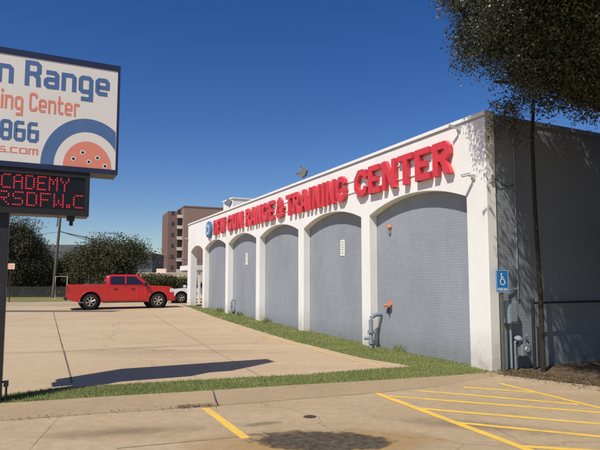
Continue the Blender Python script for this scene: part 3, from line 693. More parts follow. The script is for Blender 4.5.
# side wall: conduit, meter cabinet, gas meter, rail gate
cd = thing('wall_conduit', 'thin grey conduit running down the side wall', 'conduit', CORNER, ROT)
MB().tube([(.86, .02, 1.5), (.86, .02, 5.3), (.86, .10, 5.44)], .018, 8).build('pipe', 'pipe_grey', cd, smooth=40)
for z_ in (1.9, 2.9, 3.9, 4.9): MB().box(.83, .89, .0, .044, z_-.015, z_+.015).build('strap', 'grey_metal', cd)
mc = thing('meter_cabinet', 'grey electrical cabinet on the side wall behind the blue sign', 'electrical box', CORNER+ND*.5, ROT)
MB().box(-.11, .13, -.16, .043, 1.0, 1.48, .012).build('cabinet', 'pipe_grey', mc); MB().box(-.08, .10, -.172, -.161, 1.04, 1.44, .004).build('door', 'pipe_grey', mc)
MB().tube([(0.01, -.06, .05), (0.01, -.06, 1.0)], .025, 8).build('conduit', 'pipe_grey', mc, smooth=40)
MB().tube([(0.01, -.06, 1.48), (.01, -.02, 1.7), (.3, .02, 1.72), (.36, .02, 1.74)], .018, 8).build('conduit', 'pipe_grey', mc, smooth=40)
gm = thing('gas_meter', 'pale gas meter with regulator and pipes on the side wall foot', 'gas meter', CORNER+ND*.80+SD*-.12, ROT)
MB().box(-.13, .13, -.10, .08, .30, .56, .03).build('meter_body', 'grey_metal', gm)
MB().lathe([(0, .03), (.055, .03), (.06, 0), (0, 0)], (0, -.10, .45), (0, -1, 0), 18).build('dial', 'pale_metal', gm)
MB().lathe([(0, .08), (.04, .07), (.08, .04), (.09, .02), (.09, .0), (.07, -.02), (0, -.03)], (-.16, -.02, .66), (0, -.3, 1), 18).build('regulator', 'pipe_grey', gm, smooth=50)
MB().tube([(-.10, 0, .56), (-.10, 0, .64), (-.20, 0, .66), (-.24, 0, .60), (-.24, 0, -.05)], .024, 8).tube([(.10, 0, .56), (.10, 0, .70), (.16, .03, .74), (.22, .10, .74)], .024, 8).build('piping', 'grey_metal', gm, smooth=50)
gt = thing('pipe_rail', 'dark pipe rail gate running right from its post along the side wall', 'rail', CORNER+ND*.98+SD*-.25, ROT)
MB().tube([(0, 0, -.1), (0, 0, 1.50)], .035, 10).lathe([(0, .05), (.03, .04), (.045, 0)], (0, 0, 1.50), (0, 0, 1), 10).build('post', 'dark_metal', gt, smooth=40)
MB().tube([(0.0, 0, 1.43), (6.5, 0, 1.43)], .024, 8).build('top_rail', 'dark_metal', gt, smooth=40)
for x in (3.2, 6.4): MB().tube([(x, 0, -.1), (x, 0, 1.42)], .03, 8).build('post', 'dark_metal', gt, smooth=40)

# ------------------------------------------------------------------ accessible parking sign on its post
hs = thing('accessible_parking_sign', 'blue wheelchair parking sign on a weathered post at the building corner', 'road sign', CORNER+ND*.12+SD*-.22, ROT-R(6))
MB().box(-.028, .028, -.02, .02, -.15, 1.72, .004).build('post', 'post_green', hs)
MB().box(-.155, .155, -.034, -.022, 1.66, 2.13).build('sign_plate', 'handicap_blue', hs)
wh = MB()
cx, cz, k_ = -.005, 1.93, .155
pl = lambda u, v_, d_: (cx+u*k_, -.0345-d_, cz+v_*k_)
rg = [(.05+.42*math.cos(a)*.95, -.28+.42*math.sin(a)) for a in [R(120+i*24) for i in range(11)]]
glyph_mesh(wh, [('s', rg), ('s', [(-.14, .62), (-.10, .10), (.22, .10), (.42, -.34), (.56, -.30)]), ('s', [(-.12, .34), (.22, .34)]), ('b', -.24, -.04, .66, .86)], .105, 1, 1, .0015, pl, .0004)
wh.build('wheelchair_symbol', 'notice_white', hs)
tx = MB()
DOT = {'P': ['11110', '10001', '10001', '11110', '10000', '10000', '10000'], 'A': ['01110', '10001', '10001', '11111', '10001', '10001', '10001'],
 'R': ['11110', '10001', '10001', '11110', '10100', '10010', '10001'], 'K': ['10001', '10010', '10100', '11000', '10100', '10010', '10001'],
 'I': ['111', '010', '010', '010', '010', '010', '111'], 'N': ['10001', '11001', '10101', '10101', '10011', '10001', '10001'], 'G': ['01110', '10001', '10000', '10111', '10001', '10001', '01110'],
 'C': ['01111', '10000', '10000', '10000', '10000', '10000', '01111'], 'D': ['11110', '10001', '10001', '10001', '10001', '10001', '11110'], 'E': ['11111', '10000', '10000', '11110', '10000', '10000', '11111'],
 'M': ['10001', '11011', '10101', '10101', '10001', '10001', '10001'], 'Y': ['10001', '10001', '01010', '00100', '00100', '00100', '00100'], 'S': ['01111', '10000', '10000', '01110', '00001', '00001', '11110'],
 'F': ['11111', '10000', '10000', '11110', '10000', '10000', '10000'], 'W': ['10001', '10001', '10001', '10101', '10101', '11011', '10001'], '.': ['00', '00', '00', '00', '00', '11', '11']}
x = -.125
for ch in 'PARKING':
    for r_, row in enumerate(DOT[ch]):
        for c_, b_ in enumerate(row):
            if b_ == '1': tx.box(x+c_*.0063, x+(c_+1)*.0063-.0001, -.036, -.0345, 1.755-(r_+1)*.0085, 1.755-r_*.0085-.0001)
    x += (len(DOT[ch][0])+1)*.0063
tx.build('lettering', 'notice_white', hs)
bd = MB()
for a in ((-.148, .148, 2.118, 2.124), (-.148, .148, 1.666, 1.672), (-.148, -.143, 1.673, 2.117), (.143, .148, 1.673, 2.117)): bd.box(a[0], a[1], -.0358, -.0343, a[2], a[3])
bd.build('border', 'notice_white', hs)

# ------------------------------------------------------------------ roadside pylon sign (local x = reads left to right, -y = towards the street)
PY = Vector((-4.789, 8.637, 0))
py_ = thing('pylon_sign', 'roadside sign on a black post, white panel above a red LED message board', 'sign', PY, ROT)
MB().box(-.22, .085, -.15, .15, -.3, 5.5, .01).build('pole', 'dark_metal', py_)
cab = MB().box(-1.70, 1.70, -.25, .25, 3.72, 5.64, .01).build('cabinet', 'cabinet_brown', py_)
fr = MB(); fr.box(-1.705, 1.705, -.268, -.2505, 5.545, 5.645); fr.box(1.665, 1.705, -.268, -.2505, 3.80, 5.544); fr.box(-1.705, -1.665, -.268, -.2505, 3.80, 5.544); fr.box(-1.705, 1.705, -.268, -.2505, 3.715, 3.799)
f_ = fr.build('face_frame', 'cabinet_blue', py_)
MB().box(-1.664, 1.664, -.258, -.2506, 3.80, 5.544).build('sign_panel', 'sign_white', py_)
SQ = {   # squared sign face, x-height .72, stroke .16
 'n': (.58, [('s', [(.08, 0), (.08, .64), (.42, .64), (.50, .56), (.50, 0)])]),
 'a': (.58, [('s', [(.08, .64), (.42, .64), (.50, .56), (.50, 0)]), ('s', [(.42, .08), (.16, .08), (.08, .15), (.08, .30), (.16, .37), (.42, .37)])]),
 'g': (.58, [('s', [(.08, .16), (.08, .56), (.16, .64), (.42, .64), (.50, .56), (.50, .16), (.42, .08), (.16, .08)], True), ('s', [(.50, .3), (.50, -.22), (.10, -.22)])]),
 'e': (.58, [('s', [(.50, .08), (.16, .08), (.08, .16), (.08, .56), (.16, .64), (.42, .64), (.50, .56), (.50, .34), (.12, .34)])]),
 'i': (.16, [('b', 0, .16, 0, .72), ('b', 0, .16, .84, 1)]),
 'r': (.42, [('s', [(.08, 0), (.08, .64), (.42, .64)])]),
 't': (.42, [('s', [(.12, 1), (.12, .16), (.20, .08), (.42, .08)]), ('b', 0, .40, .58, .72)]),
 'u': (.58, [('s', [(.08, .72), (.08, .16), (.16, .08), (.42, .08), (.50, .16), (.50, .72)])]),
 'R': (.62, [('b', 0, .17, 0, 1), ('s', [(.1, .92), (.44, .92), (.53, .83), (.53, .58), (.44, .50), (.1, .50)]), ('s', [(.34, .50), (.50, .36), (.52, 0)])]),
 'C': (.56, [('s', [(.50, .72), (.50, .84), (.42, .92), (.16, .92), (.08, .84), (.08, .16), (.16, .08), (.42, .08), (.50, .16), (.50, .28)])]),
 'G': (.58, [('s', [(.50, .74), (.50, .84), (.42, .92), (.16, .92), (.08, .84), (.08, .16), (.16, .08), (.42, .08), (.50, .16), (.50, .46), (.30, .46)])]),
 'D': (.60, [('s', [(.08, .08), (.08, .92), (.42, .92), (.52, .82), (.52, .18), (.42, .08)], True)]),
 'F': (.50, [('b', 0, .17, 0, 1), ('b', .1, .50, .84, 1), ('b', .1, .44, .44, .60)]),
 'W': (.80, [('s', [(.08, 1), (.12, .08), (.66, .08), (.72, 1)]), ('b', .32, .48, .1, .8)]),
 'T': (.54, [('b', .19, .36, 0, 1), ('b', 0, .54, .84, 1)]),
 '8': (.58, [('s', [(.08, .16), (.08, .84), (.16, .92), (.42, .92), (.50, .84), (.50, .16), (.42, .08), (.16, .08)], True), ('b', .1, .48, .43, .58)]),
 '6': (.58, [('s', [(.50, .92), (.16, .92), (.08, .84), (.08, .16), (.16, .08), (.42, .08), (.50, .16), (.50, .54), (.10, .54)])]),
 'S': (.60, [('s', [(.54, .90), (.10, .90), (.06, .84), (.06, .56), (.10, .50), (.50, .50), (.54, .44), (.54, .14), (.50, .08), (.06, .08)])]),
 'O': (.66, [('s', [(.06, .14), (.06, .84), (.12, .90), (.54, .90), (.60, .84), (.60, .14), (.54, .08), (.12, .08)], True)]),
 'M': (.80, [('s', [(.06, 0), (.06, .90), (.40, .90), (.40, 0)]), ('s', [(.40, .90), (.72, .90), (.72, 0)])]),
 '.': (.14, [('b', 0, .14, 0, .14)]), 'c': (.64, [('s', [(.60, .90), (.12, .90), (.06, .84), (.06, .14), (.12, .08), (.60, .08)])]), ' ': (.22, []),
}
def line_text(txt, x1, z0, cap, m, parent, name, W=.165, sx=1.0, gap=.10, right=True, y0=-.2582):
    tot = sum(SQ[c_][0] for c_ in txt)+gap*(len(txt)-1); u = x1-tot*cap*sx
    for c_ in txt:
        mb_ = MB()
        if SQ[c_][1]:
            glyph_mesh(mb_, SQ[c_][1], W, cap*sx, cap, .003, lambda a, b, d_: (u+a, y0-d_, z0+b), .0004)
            mb_.build('letter', m, parent)
        u += (SQ[c_][0]+gap)*cap*sx
line_text('DFW Gun Range', 1.53, 5.07, .425, 'sign_blue', py_, 'lettering', .175, .92)
line_text('Training Center', 1.06, 4.65, .315, 'sign_salmon', py_, 'lettering', .15, .66)
line_text('866', .46, 4.14, .33, 'sign_blue', py_, 'lettering', .18, .86)
line_text('S.cOM', .46, 3.94, .10, 'sign_salmon', py_, 'lettering', .14, 1.75)
# target emblem cut off by the panel's lower and right edge
tc_, tz = 1.215, 3.802
def ring(r0, r1, m, dep, name, xl=1.655, n=48):
    q = MB(); A_ = []; 
    for i in range(n+1):
        a = math.pi*i/n; lim = (xl-tc_)/math.cos(a) if math.cos(a) > .01 else 9
        A_.append([(tc_+min(r_, lim)*math.cos(a), tz+1.17*min(r_, lim)*math.sin(a)) for r_ in (r0, r1)])
    for a, b in zip(A_, A_[1:]):
        q.face([(p[0], -.2582-dep, p[1]) for p in (a[0], a[1], b[1], b[0])])
    return q.build(name, m, py_)
ring(.52, .715, 'sign_blue', .002, 'emblem_ring'); 
rd = ring(0.0, .38, 'sign_salmon', .0025, 'emblem_disc')
for dx, dz in ((-.22, .13), (-.08, .25), (.02, .10), (.155, .18), (.28, .05)):
    MB().lathe([(0, .0015), (.043, .0015), (.043, 0), (0, 0)], (tc_+dx, -.2610, tz+dz), (0, -1, 0), 7).build('bullet_hole', 'hole_grey', py_)
    MB().lathe([(0, .0012), (.023, .0012), (.023, 0), (0, 0)], (tc_+dx, -.2626, tz+dz), (0, -1, 0), 9).build('bullet_hole_centre', 'hole_black', py_)
# message board
MB().box(-1.26, 1.26, -.22, .22, 2.98, 3.715, .01).build('message_cabinet', 'cabinet_brown', py_)
ff = MB(); ff.box(-1.265, 1.265, -.246, -.2205, 3.62, 3.714); ff.box(-1.265, 1.265, -.246, -.2205, 2.975, 3.07); ff.box(1.19, 1.265, -.246, -.2205, 3.071, 3.619); ff.box(-1.265, -1.19, -.246, -.2205, 3.071, 3.619)
ff.build('message_frame', 'black_trim', py_)
scn = MB().box(-1.189, 1.189, -.228, -.2206, 3.071, 3.619).build('led_screen', 'screen_black', py_)
def led(txt, xr, ztop, px_, pz):
    tot = sum(len(DOT[c_][0])+1 for c_ in txt)-1; x = xr-tot*px_
    for ch in txt:
        q = MB()
        for r_, row in enumerate(DOT[ch]):
            for c_, b_ in enumerate(row):
                if b_ == '1':
                    cx_, cz_ = x+(c_+.5)*px_, ztop-(r_+.5)*pz
                    q.lathe([(0, .004), (.0105, .002), (.0125, 0)], (cx_, -.2286, cz_), (0, -1, 0), 6)
        q.build('led_letter', 'led_red', scn); x += (len(DOT[ch][0])+1)*px_
led('ACADEMY', .95, 3.61, .0285, .0345)
led('RSDFW.C', 1.175, 3.335, .0330, .0335)
bk = MB(); bk.box(.93, 1.05, -.20, -.08, 2.90, 2.979); bk.tube([(1.0, -.14, 2.90), (1.0, -.14, 2.82)], .03, 8)
MB().tube([(.80, -.1, 2.975), (.79, -.1, 2.80)], .008, 6).build('hanging_wire', 'dark_metal', py_)
bk.build('light_sensor', 'dark_metal', py_)
# bracket low on the pole
hb2 = MB(); hb2.tube([(.08, -.1, .32), (.145, -.1, .33), (.15, -.1, .28), (.15, -.1, .02)], .016, 8); hb2.box(.11, .18, -.13, -.07, .25, .34)
hb2.build('conduit_stub', 'dark_metal', py_)

# ------------------------------------------------------------------ vehicles
def wheel(parent, x, y, r_, w_, side, spokes=6):
    wl = MB().lathe([(r_*.60, -w_*.5), (r_*.86, -w_*.5), (r_*.97, -w_*.38), (r_, -w_*.15), (r_, w_*.15), (r_*.97, w_*.38), (r_*.86, w_*.5), (r_*.60, w_*.5), (r_*.60, -w_*.5)], (x, y, r_), (0, 1, 0), 32).build('wheel', 'tyre', parent, smooth=40)
    q = MB(); q.lathe([(r_*.62, w_*.38), (r_*.62, w_*.46), (r_*.55, w_*.46), (r_*.52, w_*.30)], (x, y, r_), (0, side, 0), 28)
    q.lathe([(0, w_*.42), (r_*.14, w_*.42), (r_*.17, w_*.34)], (x, y, r_), (0, side, 0), 16)
    for i in range(spokes):
        a = 2*math.pi*i/spokes+.3; c_, s_ = math.cos(a), math.sin(a)
        p0 = Vector((x+c_*r_*.1, y+side*w_*.36, r_+s_*r_*.1)); p1 = Vector((x+c_*r_*.57, y+side*w_*.40, r_+s_*r_*.57))
        q.tube([p0, p1], [r_*.07, r_*.105], 6)
    q.build('rim', 'rim', wl, smooth=40)
    MB().lathe([(0, w_*.18), (r_*.6, w_*.2)], (x, y, r_), (0, side, 0), 24).build('brake_disc', 'black_trim', wl)
    return wl
def arc(cx_, cz_, r_, a0, a1, n=12): return [(cx_+r_*math.cos(R(a0+(a1-a0)*i/n)), cz_+r_*math.sin(R(a0+(a1-a0)*i/n))) for i in range(n+1)]
def vehicle(name, label, cat, loc, rz, P):
    v_ = thing(name, label, cat, loc, rz)
    hw, rr, ax = P['hw'], P['r'], P['axle']; wy = hw-.14
    poly = P['tail']+P['top']+P['nose']+arc(ax[1], rr+.02, rr+.11, -8, 188)[0:]+arc(ax[0], rr+.02, rr+.11, -8, 188)
    b = MB(); b.prism(poly, -hw, hw, 'y'); body = b.build('body', P['paint'], v_, bevel=.05, smooth=35)
    # cabin with tumblehome
    cab_ = P['cab']; zb = min(q[1] for q in cab_); zt = max(q[1] for q in cab_)
    yh = lambda z_: (hw-.05)-(z_-zb)/(zt-zb)*P['taper']
    cb_ = MB(); A = [cb_.bm.verts.new((u, -yh(z_), z_)) for u, z_ in cab_]; B = [cb_.bm.verts.new((u, yh(z_), z_)) for u, z_ in cab_]
    cb_.bm.faces.new(A); cb_.bm.faces.new(B[::-1])
    for i in range(len(cab_)):
        j = (i+1) % len(cab_); cb_.bm.faces.new([A[j], A[i], B[i], B[j]])
    cabo = cb_.build('cabin', P['paint'], v_, bevel=.045, smooth=35)
    def side_panel(nm, pl_, m, out, par, thick=.006):
        for sgn in (-1, 1):
            q = MB(); q.prism(pl_, 0, 1, f=lambda u, z_, a: (u, sgn*((yh(z_) if z_ > zb-.02 else hw)+out-thick+a*thick), z_)); q.build(nm, m, par)
    for pl_ in P['windows']: side_panel('side_window', pl_, 'car_glass', .004, cabo)
    for nm, (u0, z0, u1, z1) in (('windscreen', P['wind']), ('rear_window', P['rearw'])):
        q = MB(); n_ = Vector((z1-z0, -(u1-u0))).normalized()*.006
        if nm == 'rear_window': n_ = -n_
        n_ = n_ if (n_.x > 0) == (nm == 'windscreen') else -n_
        pts = []
        for (u, z_) in ((u0, z0), (u1, z1)):
            for s_ in (-1, 1): pts.append((u+n_.x, s_*(yh(z_)-.09), z_+n_.y))
        q.face([pts[0], pts[1], pts[3], pts[2]]); q.build(nm, 'car_glass', cabo)
    for s_ in (-1, 1):
        for a in ax:
            MB().lathe([(rr+.1, 0), (rr+.1, -.25), (0, -.25)], (a, s_*(hw-.06), rr+.02), (0, s_, 0), 24).build('wheel_well', 'black_trim', body)
            wheel(v_, a, s_*wy, rr, .26, s_, P.get('spokes', 6))
        for (u0, z0, u1, z1) in P['handles']: MB().box(u0, u1, *sorted((s_*(hw+.003), s_*(hw+.028))), z0, z1, .006).build('door_handle', P.get('handle_m', 'black_trim'), body)
        for u in P['gaps']: MB().box(u-.006, u+.006, *sorted((s_*(hw-.01), s_*(hw+.0015))), P['sill'], zb-.02).build('door_gap', 'black_trim', body)
        mu, mz = P['mirror']; MB().box(mu-.10, mu+.08, *sorted((s_*(hw+.02), s_*(hw+.22))), mz, mz+.20, .03).build('mirror', P.get('mirror_m', 'black_trim'), v_)
        hl = P['head']; MB().box(hl[0], hl[1], *sorted((s_*(hw-.30), s_*(hw+.004))), hl[2], hl[3], .02).build('headlight', 'lens_white', v_)
        tl = P['tail_l']; MB().box(tl[0], tl[1], *sorted((s_*(hw-.16), s_*(hw+.004))), tl[2], tl[3], .01).build('tail_light', 'lens_red', v_)
    return v_, body, cabo, yh, hw
TR = dict(hw=1.0, r=.435, axle=(-1.84, 1.84), paint='truck_red', taper=.22,
  tail=[(-2.98, .55), (-3.04, .62), (-3.05, .85), (-3.02, 1.30), (-2.98, 1.34)], top=[(-1.02, 1.34), (-1.0, 1.28), (1.12, 1.29), (1.42, 1.32), (2.1, 1.29), (2.5, 1.25), (2.66, 1.18)],
  nose=[(2.74, 1.0), (2.78, .62), (2.70, .46), (2.45, .43)], cab=[(-1.02, 1.27), (-.97, 1.80), (-.86, 1.91), (-.5, 1.94), (.45, 1.94), (.72, 1.89), (1.42, 1.30)],
  windows=[[(-.82, 1.36), (-.80, 1.78), (-.72, 1.83), (-.02, 1.84), (-.02, 1.36)], [(.06, 1.36), (.06, 1.84), (.52, 1.83), (.62, 1.79), (1.08, 1.36)]],
  wind=(1.38, 1.35, .80, 1.83), rearw=(-1.0, 1.42, -.965, 1.78), handles=[(-.20, 1.12, -.02, 1.17), (.90-.95, 0, 0, 0)][:1]+[(-.98+1.95-1.72+.0, 0, 0, 0)][:0]+[(-.92+1.72, 1.12, .98, 1.17)], gaps=[-.90, .02, 1.22], sill=.55,
  mirror=(1.12, 1.30), head=(2.50, 2.735, .92, 1.14), tail_l=(-3.045, -2.93, .95, 1.26), spokes=6)
TR['handles'] = [(-.62, 1.10, -.42, 1.15), (.32, 1.10, .52, 1.15)]
tp = G(90, 310); tloc = Vector(tp)+ND*1.84+SD*.86; tloc.z = hgt(31.3)-.0
trk, tb, tcab, yh_, hw_ = vehicle('pickup_truck', 'bright red crew-cab pickup truck parked broadside across the lot', 'pickup truck', tloc, ROT, TR)
# bed opening, bumpers, grille, steps
MB().box(-2.92, -1.10, -.86, .86, 1.335, 1.349).build('bed_cover', 'black_trim', trk)
rl = MB()
for s_ in (-1, 1): rl.box(-2.98, -1.04, *sorted((s_*.88, s_*.96)), 1.335, 1.375)
rl.build('bed_rail', 'truck_red', trk)
MB().box(-3.15, -3.02, -.90, .90, .52, .68, .03).build('rear_bumper', 'black_trim', trk)
MB().box(2.72, 2.88, -.94, .94, .42, .68, .04).build('front_bumper', 'truck_red', trk)
MB().box(2.70, 2.765, -.66, .66, .74, 1.08, .02).build('grille', 'dark_metal', trk)
for s_ in (-1, 1): MB().box(-1.2, 1.15, *sorted((s_*.90, s_*1.03)), .36, .43, .02).build('running_board', 'black_trim', trk)
for s_ in (-1, 1):
    MB().box(-1.28, 1.26, *sorted((s_*.992, s_*1.012)), .50, .60, .006).build('rocker_trim', 'truck_red', tb)
    MB().box(-2.96, 2.4, *sorted((s_*.996, s_*1.006)), 1.215, 1.232, .002).build('shoulder_crease', 'truck_red', tb)
    MB().box(-.02, .06, *sorted((s_*.90, s_*.955)), 1.36, 1.40).build('pillar_base', 'black_trim', tcab)
MB().tube([(-2.45, -.99, .40), (-2.2, -.99, .38)], .02, 6).build('exhaust', 'pale_metal', trk)
for cx_ in (-1.84, 1.84):
    for s_ in (-1, 1): MB().tube([(u, s_*1.0, z_) for u, z_ in arc(cx_, .455, .555, -2, 182, 16)], .03, 6).build('wheel_arch_trim', 'truck_red', tb, smooth=40)
SV = dict(hw=.93, r=.36, axle=(-1.38, 1.38), paint='car_white', taper=.24,
  tail=[(-2.15, .40), (-2.27, .50), (-2.28, .90), (-2.2, 1.06)], top=[(1.0, 1.04), (1.9, .94), (2.2, .80)], nose=[(2.30, .62), (2.28, .40), (2.1, .30)],
  cab=[(-2.16, 1.02), (-1.95, 1.38), (-1.7, 1.46), (-.6, 1.50), (.0, 1.46), (1.0, 1.02)],
  windows=[[(-1.90, 1.10), (-1.72, 1.37), (-1.15, 1.41), (-1.15, 1.10)], [(-1.08, 1.10), (-1.08, 1.41), (-.3, 1.43), (-.3, 1.10)], [(-.22, 1.10), (-.22, 1.42), (.0, 1.39), (.68, 1.10)]],
  wind=(.95, 1.06, .06, 1.43), rearw=(-2.13, 1.08, -1.97, 1.36), handles=[(-1.0, .92, -.8, .95), (-.1, .92, .1, .95)], handle_m='car_white', gaps=[-1.12, -.26, .82], sill=.35,
  mirror=(.70, 1.06), mirror_m='car_white', head=(2.02, 2.22, .66, .80), tail_l=(-2.275, -2.0, .86, 1.05), spokes=5)
swp = G(181, 303.2)
svl = Vector(swp)+ND*1.38+SD*.8; svl.z = hgt(40)
vehicle('parked_suv', 'white car parked behind the far archway pier', 'car', svl, ROT+math.pi, SV)
def mini_car(px, Y, m, label, rz=0.0):
    P = dict(SV); P['paint'] = m; loc = AT(px, Y)
    return vehicle('distant_car', label, 'car', loc, rz, P)[0]
mini_car(27, 66, 'car_white', 'white car far off beneath the left trees, nearer the sign post', R(5))
mini_car(42, 70, 'cream', 'pale car far off beneath the trees, just left of the leaning pole', R(-4))

# ------------------------------------------------------------------ background
# leaning utility pole and wires
up = thing('utility_pole', 'leaning wooden utility pole standing beyond the lot', 'utility pole', AT(53, 50))
zt_ = 9.6
px_top = Vector((zt_*.062, 0, zt_))
MB().tube([(0, 0, -.5), px_top*.5, px_top], [.15, .12, .09], 12).build('shaft', 'wood_pole', up, smooth=40)
MB().obox(px_top*.95, (2.2, .12, .12)).build('crossarm', 'wood_pole', up)
def wire(a, b, sag, r_, label):
    P = [Vector(a).lerp(Vector(b), i/24)-Vector((0, 0, sag*4*(i/24)*(1-i/24))) for i in range(25)]
    return tag(MB().tube(P, r_, 5).build('overhead_wire', 'cable'), label, 'power line')
Y0 = 50; pj = AT(58, Y0, ZAT(231, Y0))
wire(pj, AT(420, 70, ZAT(283-90, 70)), 5.4, .022, 'thin overhead wire dipping right from the leaning pole past the brown tower')
wire(pj+Vector((0, 0, -.05)), AT(-140, 50, ZAT(238, 50)), .5, .018, 'thin overhead wire running left from the leaning pole')
tag(MB().tube([AT(59, 50, ZAT(231.5, 50)), AT(70, 49, ZAT(234.2, 49)), AT(88, 47, ZAT(238, 47))], .045, 6).build('cable_splice', 'cable'), 'thick dark splice on the wire right of the leaning pole', 'cable')
# fence/hedge line
fn = thing('dark_fence', 'low dark picket fence behind the dry verge on the left', 'fence', AT(-10, 52.5))
q = MB(); x0 = 0; L_ = 9.4
for i in range(int(L_/.14)): q.box(i*.14, i*.14+.095, 0, .04, 0, 1.02)
q.build('pickets', 'hedge_fence', fn)
q = MB(); q.box(0, L_, .041, .09, .25, .33); q.box(0, L_, .041, .09, .78, .86); q.build('rails', 'hedge_fence', fn)
for i in range(5): MB().box(i*2.3, i*2.3+.1, .091, .19, 0, 1.1).build('post', 'hedge_fence', fn)
# little pale frame beside the truck tail
wf = thing('height_barrier', 'thin pale pipe frame standing behind the truck tail', 'barrier', AT(55.5, 46))
MB().tube([(0, 0, 0), (0, 0, ZAT(276.5, 46)-.34), (1.0, 0, ZAT(276.5, 46)-.34), (1.0, 0, 0)], .035, 8).build('frame', 'cream', wf)
# small orange and cream sign left
os_ = thing('small_roadside_sign', 'small orange and cream board on a thin post beside the black sign post', 'sign', AT(10, 40))
MB().tube([(0, 0, -.2), (0, 0, ZAT(262, 40)-.34)], .04, 8).build('post', 'dark_metal', os_)
zb_ = ZAT(269.2, 40)-.34; MB().box(-.30, .32, -.06, .0, zb_, zb_+.42).build('board', 'cream', os_)
MB().box(-.30, -.10, -.068, -.0605, zb_+.02, zb_+.40).build('orange_block', 'orange_panel', os_)
q = MB(); q.box(-.06, .26, -.068, -.0605, zb_+.24, zb_+.33); q.box(-.06, .22, -.068, -.0605, zb_+.10, zb_+.17); q.build('orange_bars', 'orange_panel', os_)

def tree(name, label, base, blobs, n, size, m='far_leaf', seed=1, nclump=400, clump=.45, trunk_r=.3, group='trees beyond the lot', cat='tree', stems=None, shell=.7):
    t_ = thing(name, label, cat, base, 0, group)
    top = max(b[0][2] for b in blobs); q = MB()
    q.tube([(0, 0, -.3), (.1, 0, top*.35), (0, .1, top*.8)], [trunk_r, trunk_r*.7, trunk_r*.3], 10)
    for b in blobs: q.tube([(.05, 0, top*.3), Vector(b[0])*.6+Vector((0, 0, top*.15)), b[0]], [trunk_r*.45, trunk_r*.3, .03], 7)
    q.build('trunk', 'bark', t_, smooth=50)
    foliage('crown', blobs, n, size, m, seed, t_, clump, nclump, shell, rough=.20)
    return t_
def blobs_px(base, Y, lst):
    """crown masses from survey rows (px, py, half width px, half height px, depth m)"""
    out = []
    for px, py, a, b, dep in lst:
        k_ = Y/539.9; c_ = AT(px, Y, ZAT(py, Y)); out.append(((c_.x-base.x, c_.y-base.y, c_.z-base.z), (a*k_, dep, b*k_)))
    return out
def px_tree(name, label, px, Y, lst, n, size, **kw):
    b = AT(px, Y); return tree(name, label, b, blobs_px(b, Y, lst), n, size, **kw)
px_tree('oak_tree', 'broad dark oak standing right behind the red truck', 112, 62,
        [(105, 262, 25, 13, 2.6), (88, 256, 15, 12, 2), (120, 255, 18, 14, 2.4), (133, 251, 13, 9, 2), (104, 247, 14, 8, 2), (82, 268, 12, 10, 2), (142, 257, 7, 8, 1.4), (112, 275, 30, 9, 2.4), (74, 276, 9, 9, 1.6)], 42000, .11, seed=11, nclump=330, clump=.46)
px_tree('oak_tree', 'tall dark tree at the far left beside the black sign post', 16, 56,
        [(10, 242, 20, 20, 2.4), (27, 248, 15, 16, 2), (4, 262, 22, 20, 2.5), (30, 268, 15, 15, 2), (18, 232, 10, 9, 1.5), (16, 282, 26, 9, 2)], 42000, .11, m='dark_leaf', seed=12, nclump=420, clump=.42)
px_tree('oak_tree', 'lower dark tree between the far-left tree and leaning pole', 40, 64,
        [(38, 262, 11, 20, 2), (46, 272, 10, 14, 2), (34, 278, 15, 11, 2), (31, 247, 7, 8, 1.4)], 36000, .09, m='dark_leaf', seed=13, nclump=500, clump=.36)
px_tree('oak_tree', 'olive-toned small tree between the leaning pole and the truck oak', 66, 68,
        [(64, 271, 10, 12, 1.8), (74, 262, 9, 12, 1.8), (58, 279, 10, 9, 1.6), (70, 282, 14, 8, 1.6)], 34000, .09, seed=14, nclump=500, clump=.34)
px_tree('bare_tree', 'sparse thin-leaved tree top showing under the message board', 22, 90,
        [(18, 222, 14, 8, 3), (28, 228, 10, 8, 3)], 900, .16, m='far_leaf', seed=15, nclump=110, clump=.7)
def shrub(px, Y, lst, n, seed, label):
    b = AT(px, Y); t_ = thing('shrub', label, 'shrub', b, 0, 'shrubs before the tan wall')
    MB().tube([(0, 0, -.1), (0, 0, .8)], [.06, .03], 6).build('stem', 'bark', t_)
    foliage('foliage', blobs_px(b, Y, lst), n, .085, 'shrub_leaf', seed, t_, .2, 160, .6)
shrub(152, 48, [(152, 281, 9, 6, .7), (147, 284, 6, 6, .6)], 6000, 21, 'rounded olive shrub just above the truck hood')
shrub(166, 50, [(165, 282, 8, 6, .7), (172, 284, 6, 6, .6)], 6000, 22, 'rounded shrub between the truck nose and the white car')
shrub(182, 54, [(180, 284, 9, 5.5, .8), (189, 283, 8, 6, .8)], 6000, 23, 'dark low shrub above the white car')
# tan low wall building
tw = thing('tan_building', 'low tan flat-roofed building behind the shrubs', 'building', AT(132, 78), R(2))
hh = ZAT(273.6, 78)-.34
MB().box(0, 10.5, 0, 9, -.2, hh, 0).build('wall', 'tan_wall', tw)
MB().box(-.05, 10.55, -.05, 9.05, hh+.001, hh+.14).build('roof_edge', 'cream', tw)
for x in (2.0, 4.6, 7.2): MB().box(x, x+1.2, -.02, .03, .9, 1.9).build('window', 'window_dark', tw)
MB().box(3.0, 4.4, 2, 3, hh+.141, hh+.75).build('roof_box', 'cream', tw)
# dark grey office block behind the trees
ob = thing('office_block', 'dark grey flat-roofed office block behind the left trees', 'building', AT(37, 120), R(4))
wd_ = (150-37)*120/539.9; hh = ZAT(244.5, 120)-.34
MB().box(0, wd_, 0, 14, -.2, hh-1.7).build('upper_wall', 'office_grey', ob)
MB().box(-.1, 9, -.1, 14.1, hh-1.69, hh).build('parapet', 'office_grey', ob)
for fz in (1.2, 4.4): 
    for i in range(8): MB().box(.6+i*3.1, 3.2+i*3.1, -.06, .02, fz, fz+1.5).build('window', 'window_dark', ob)
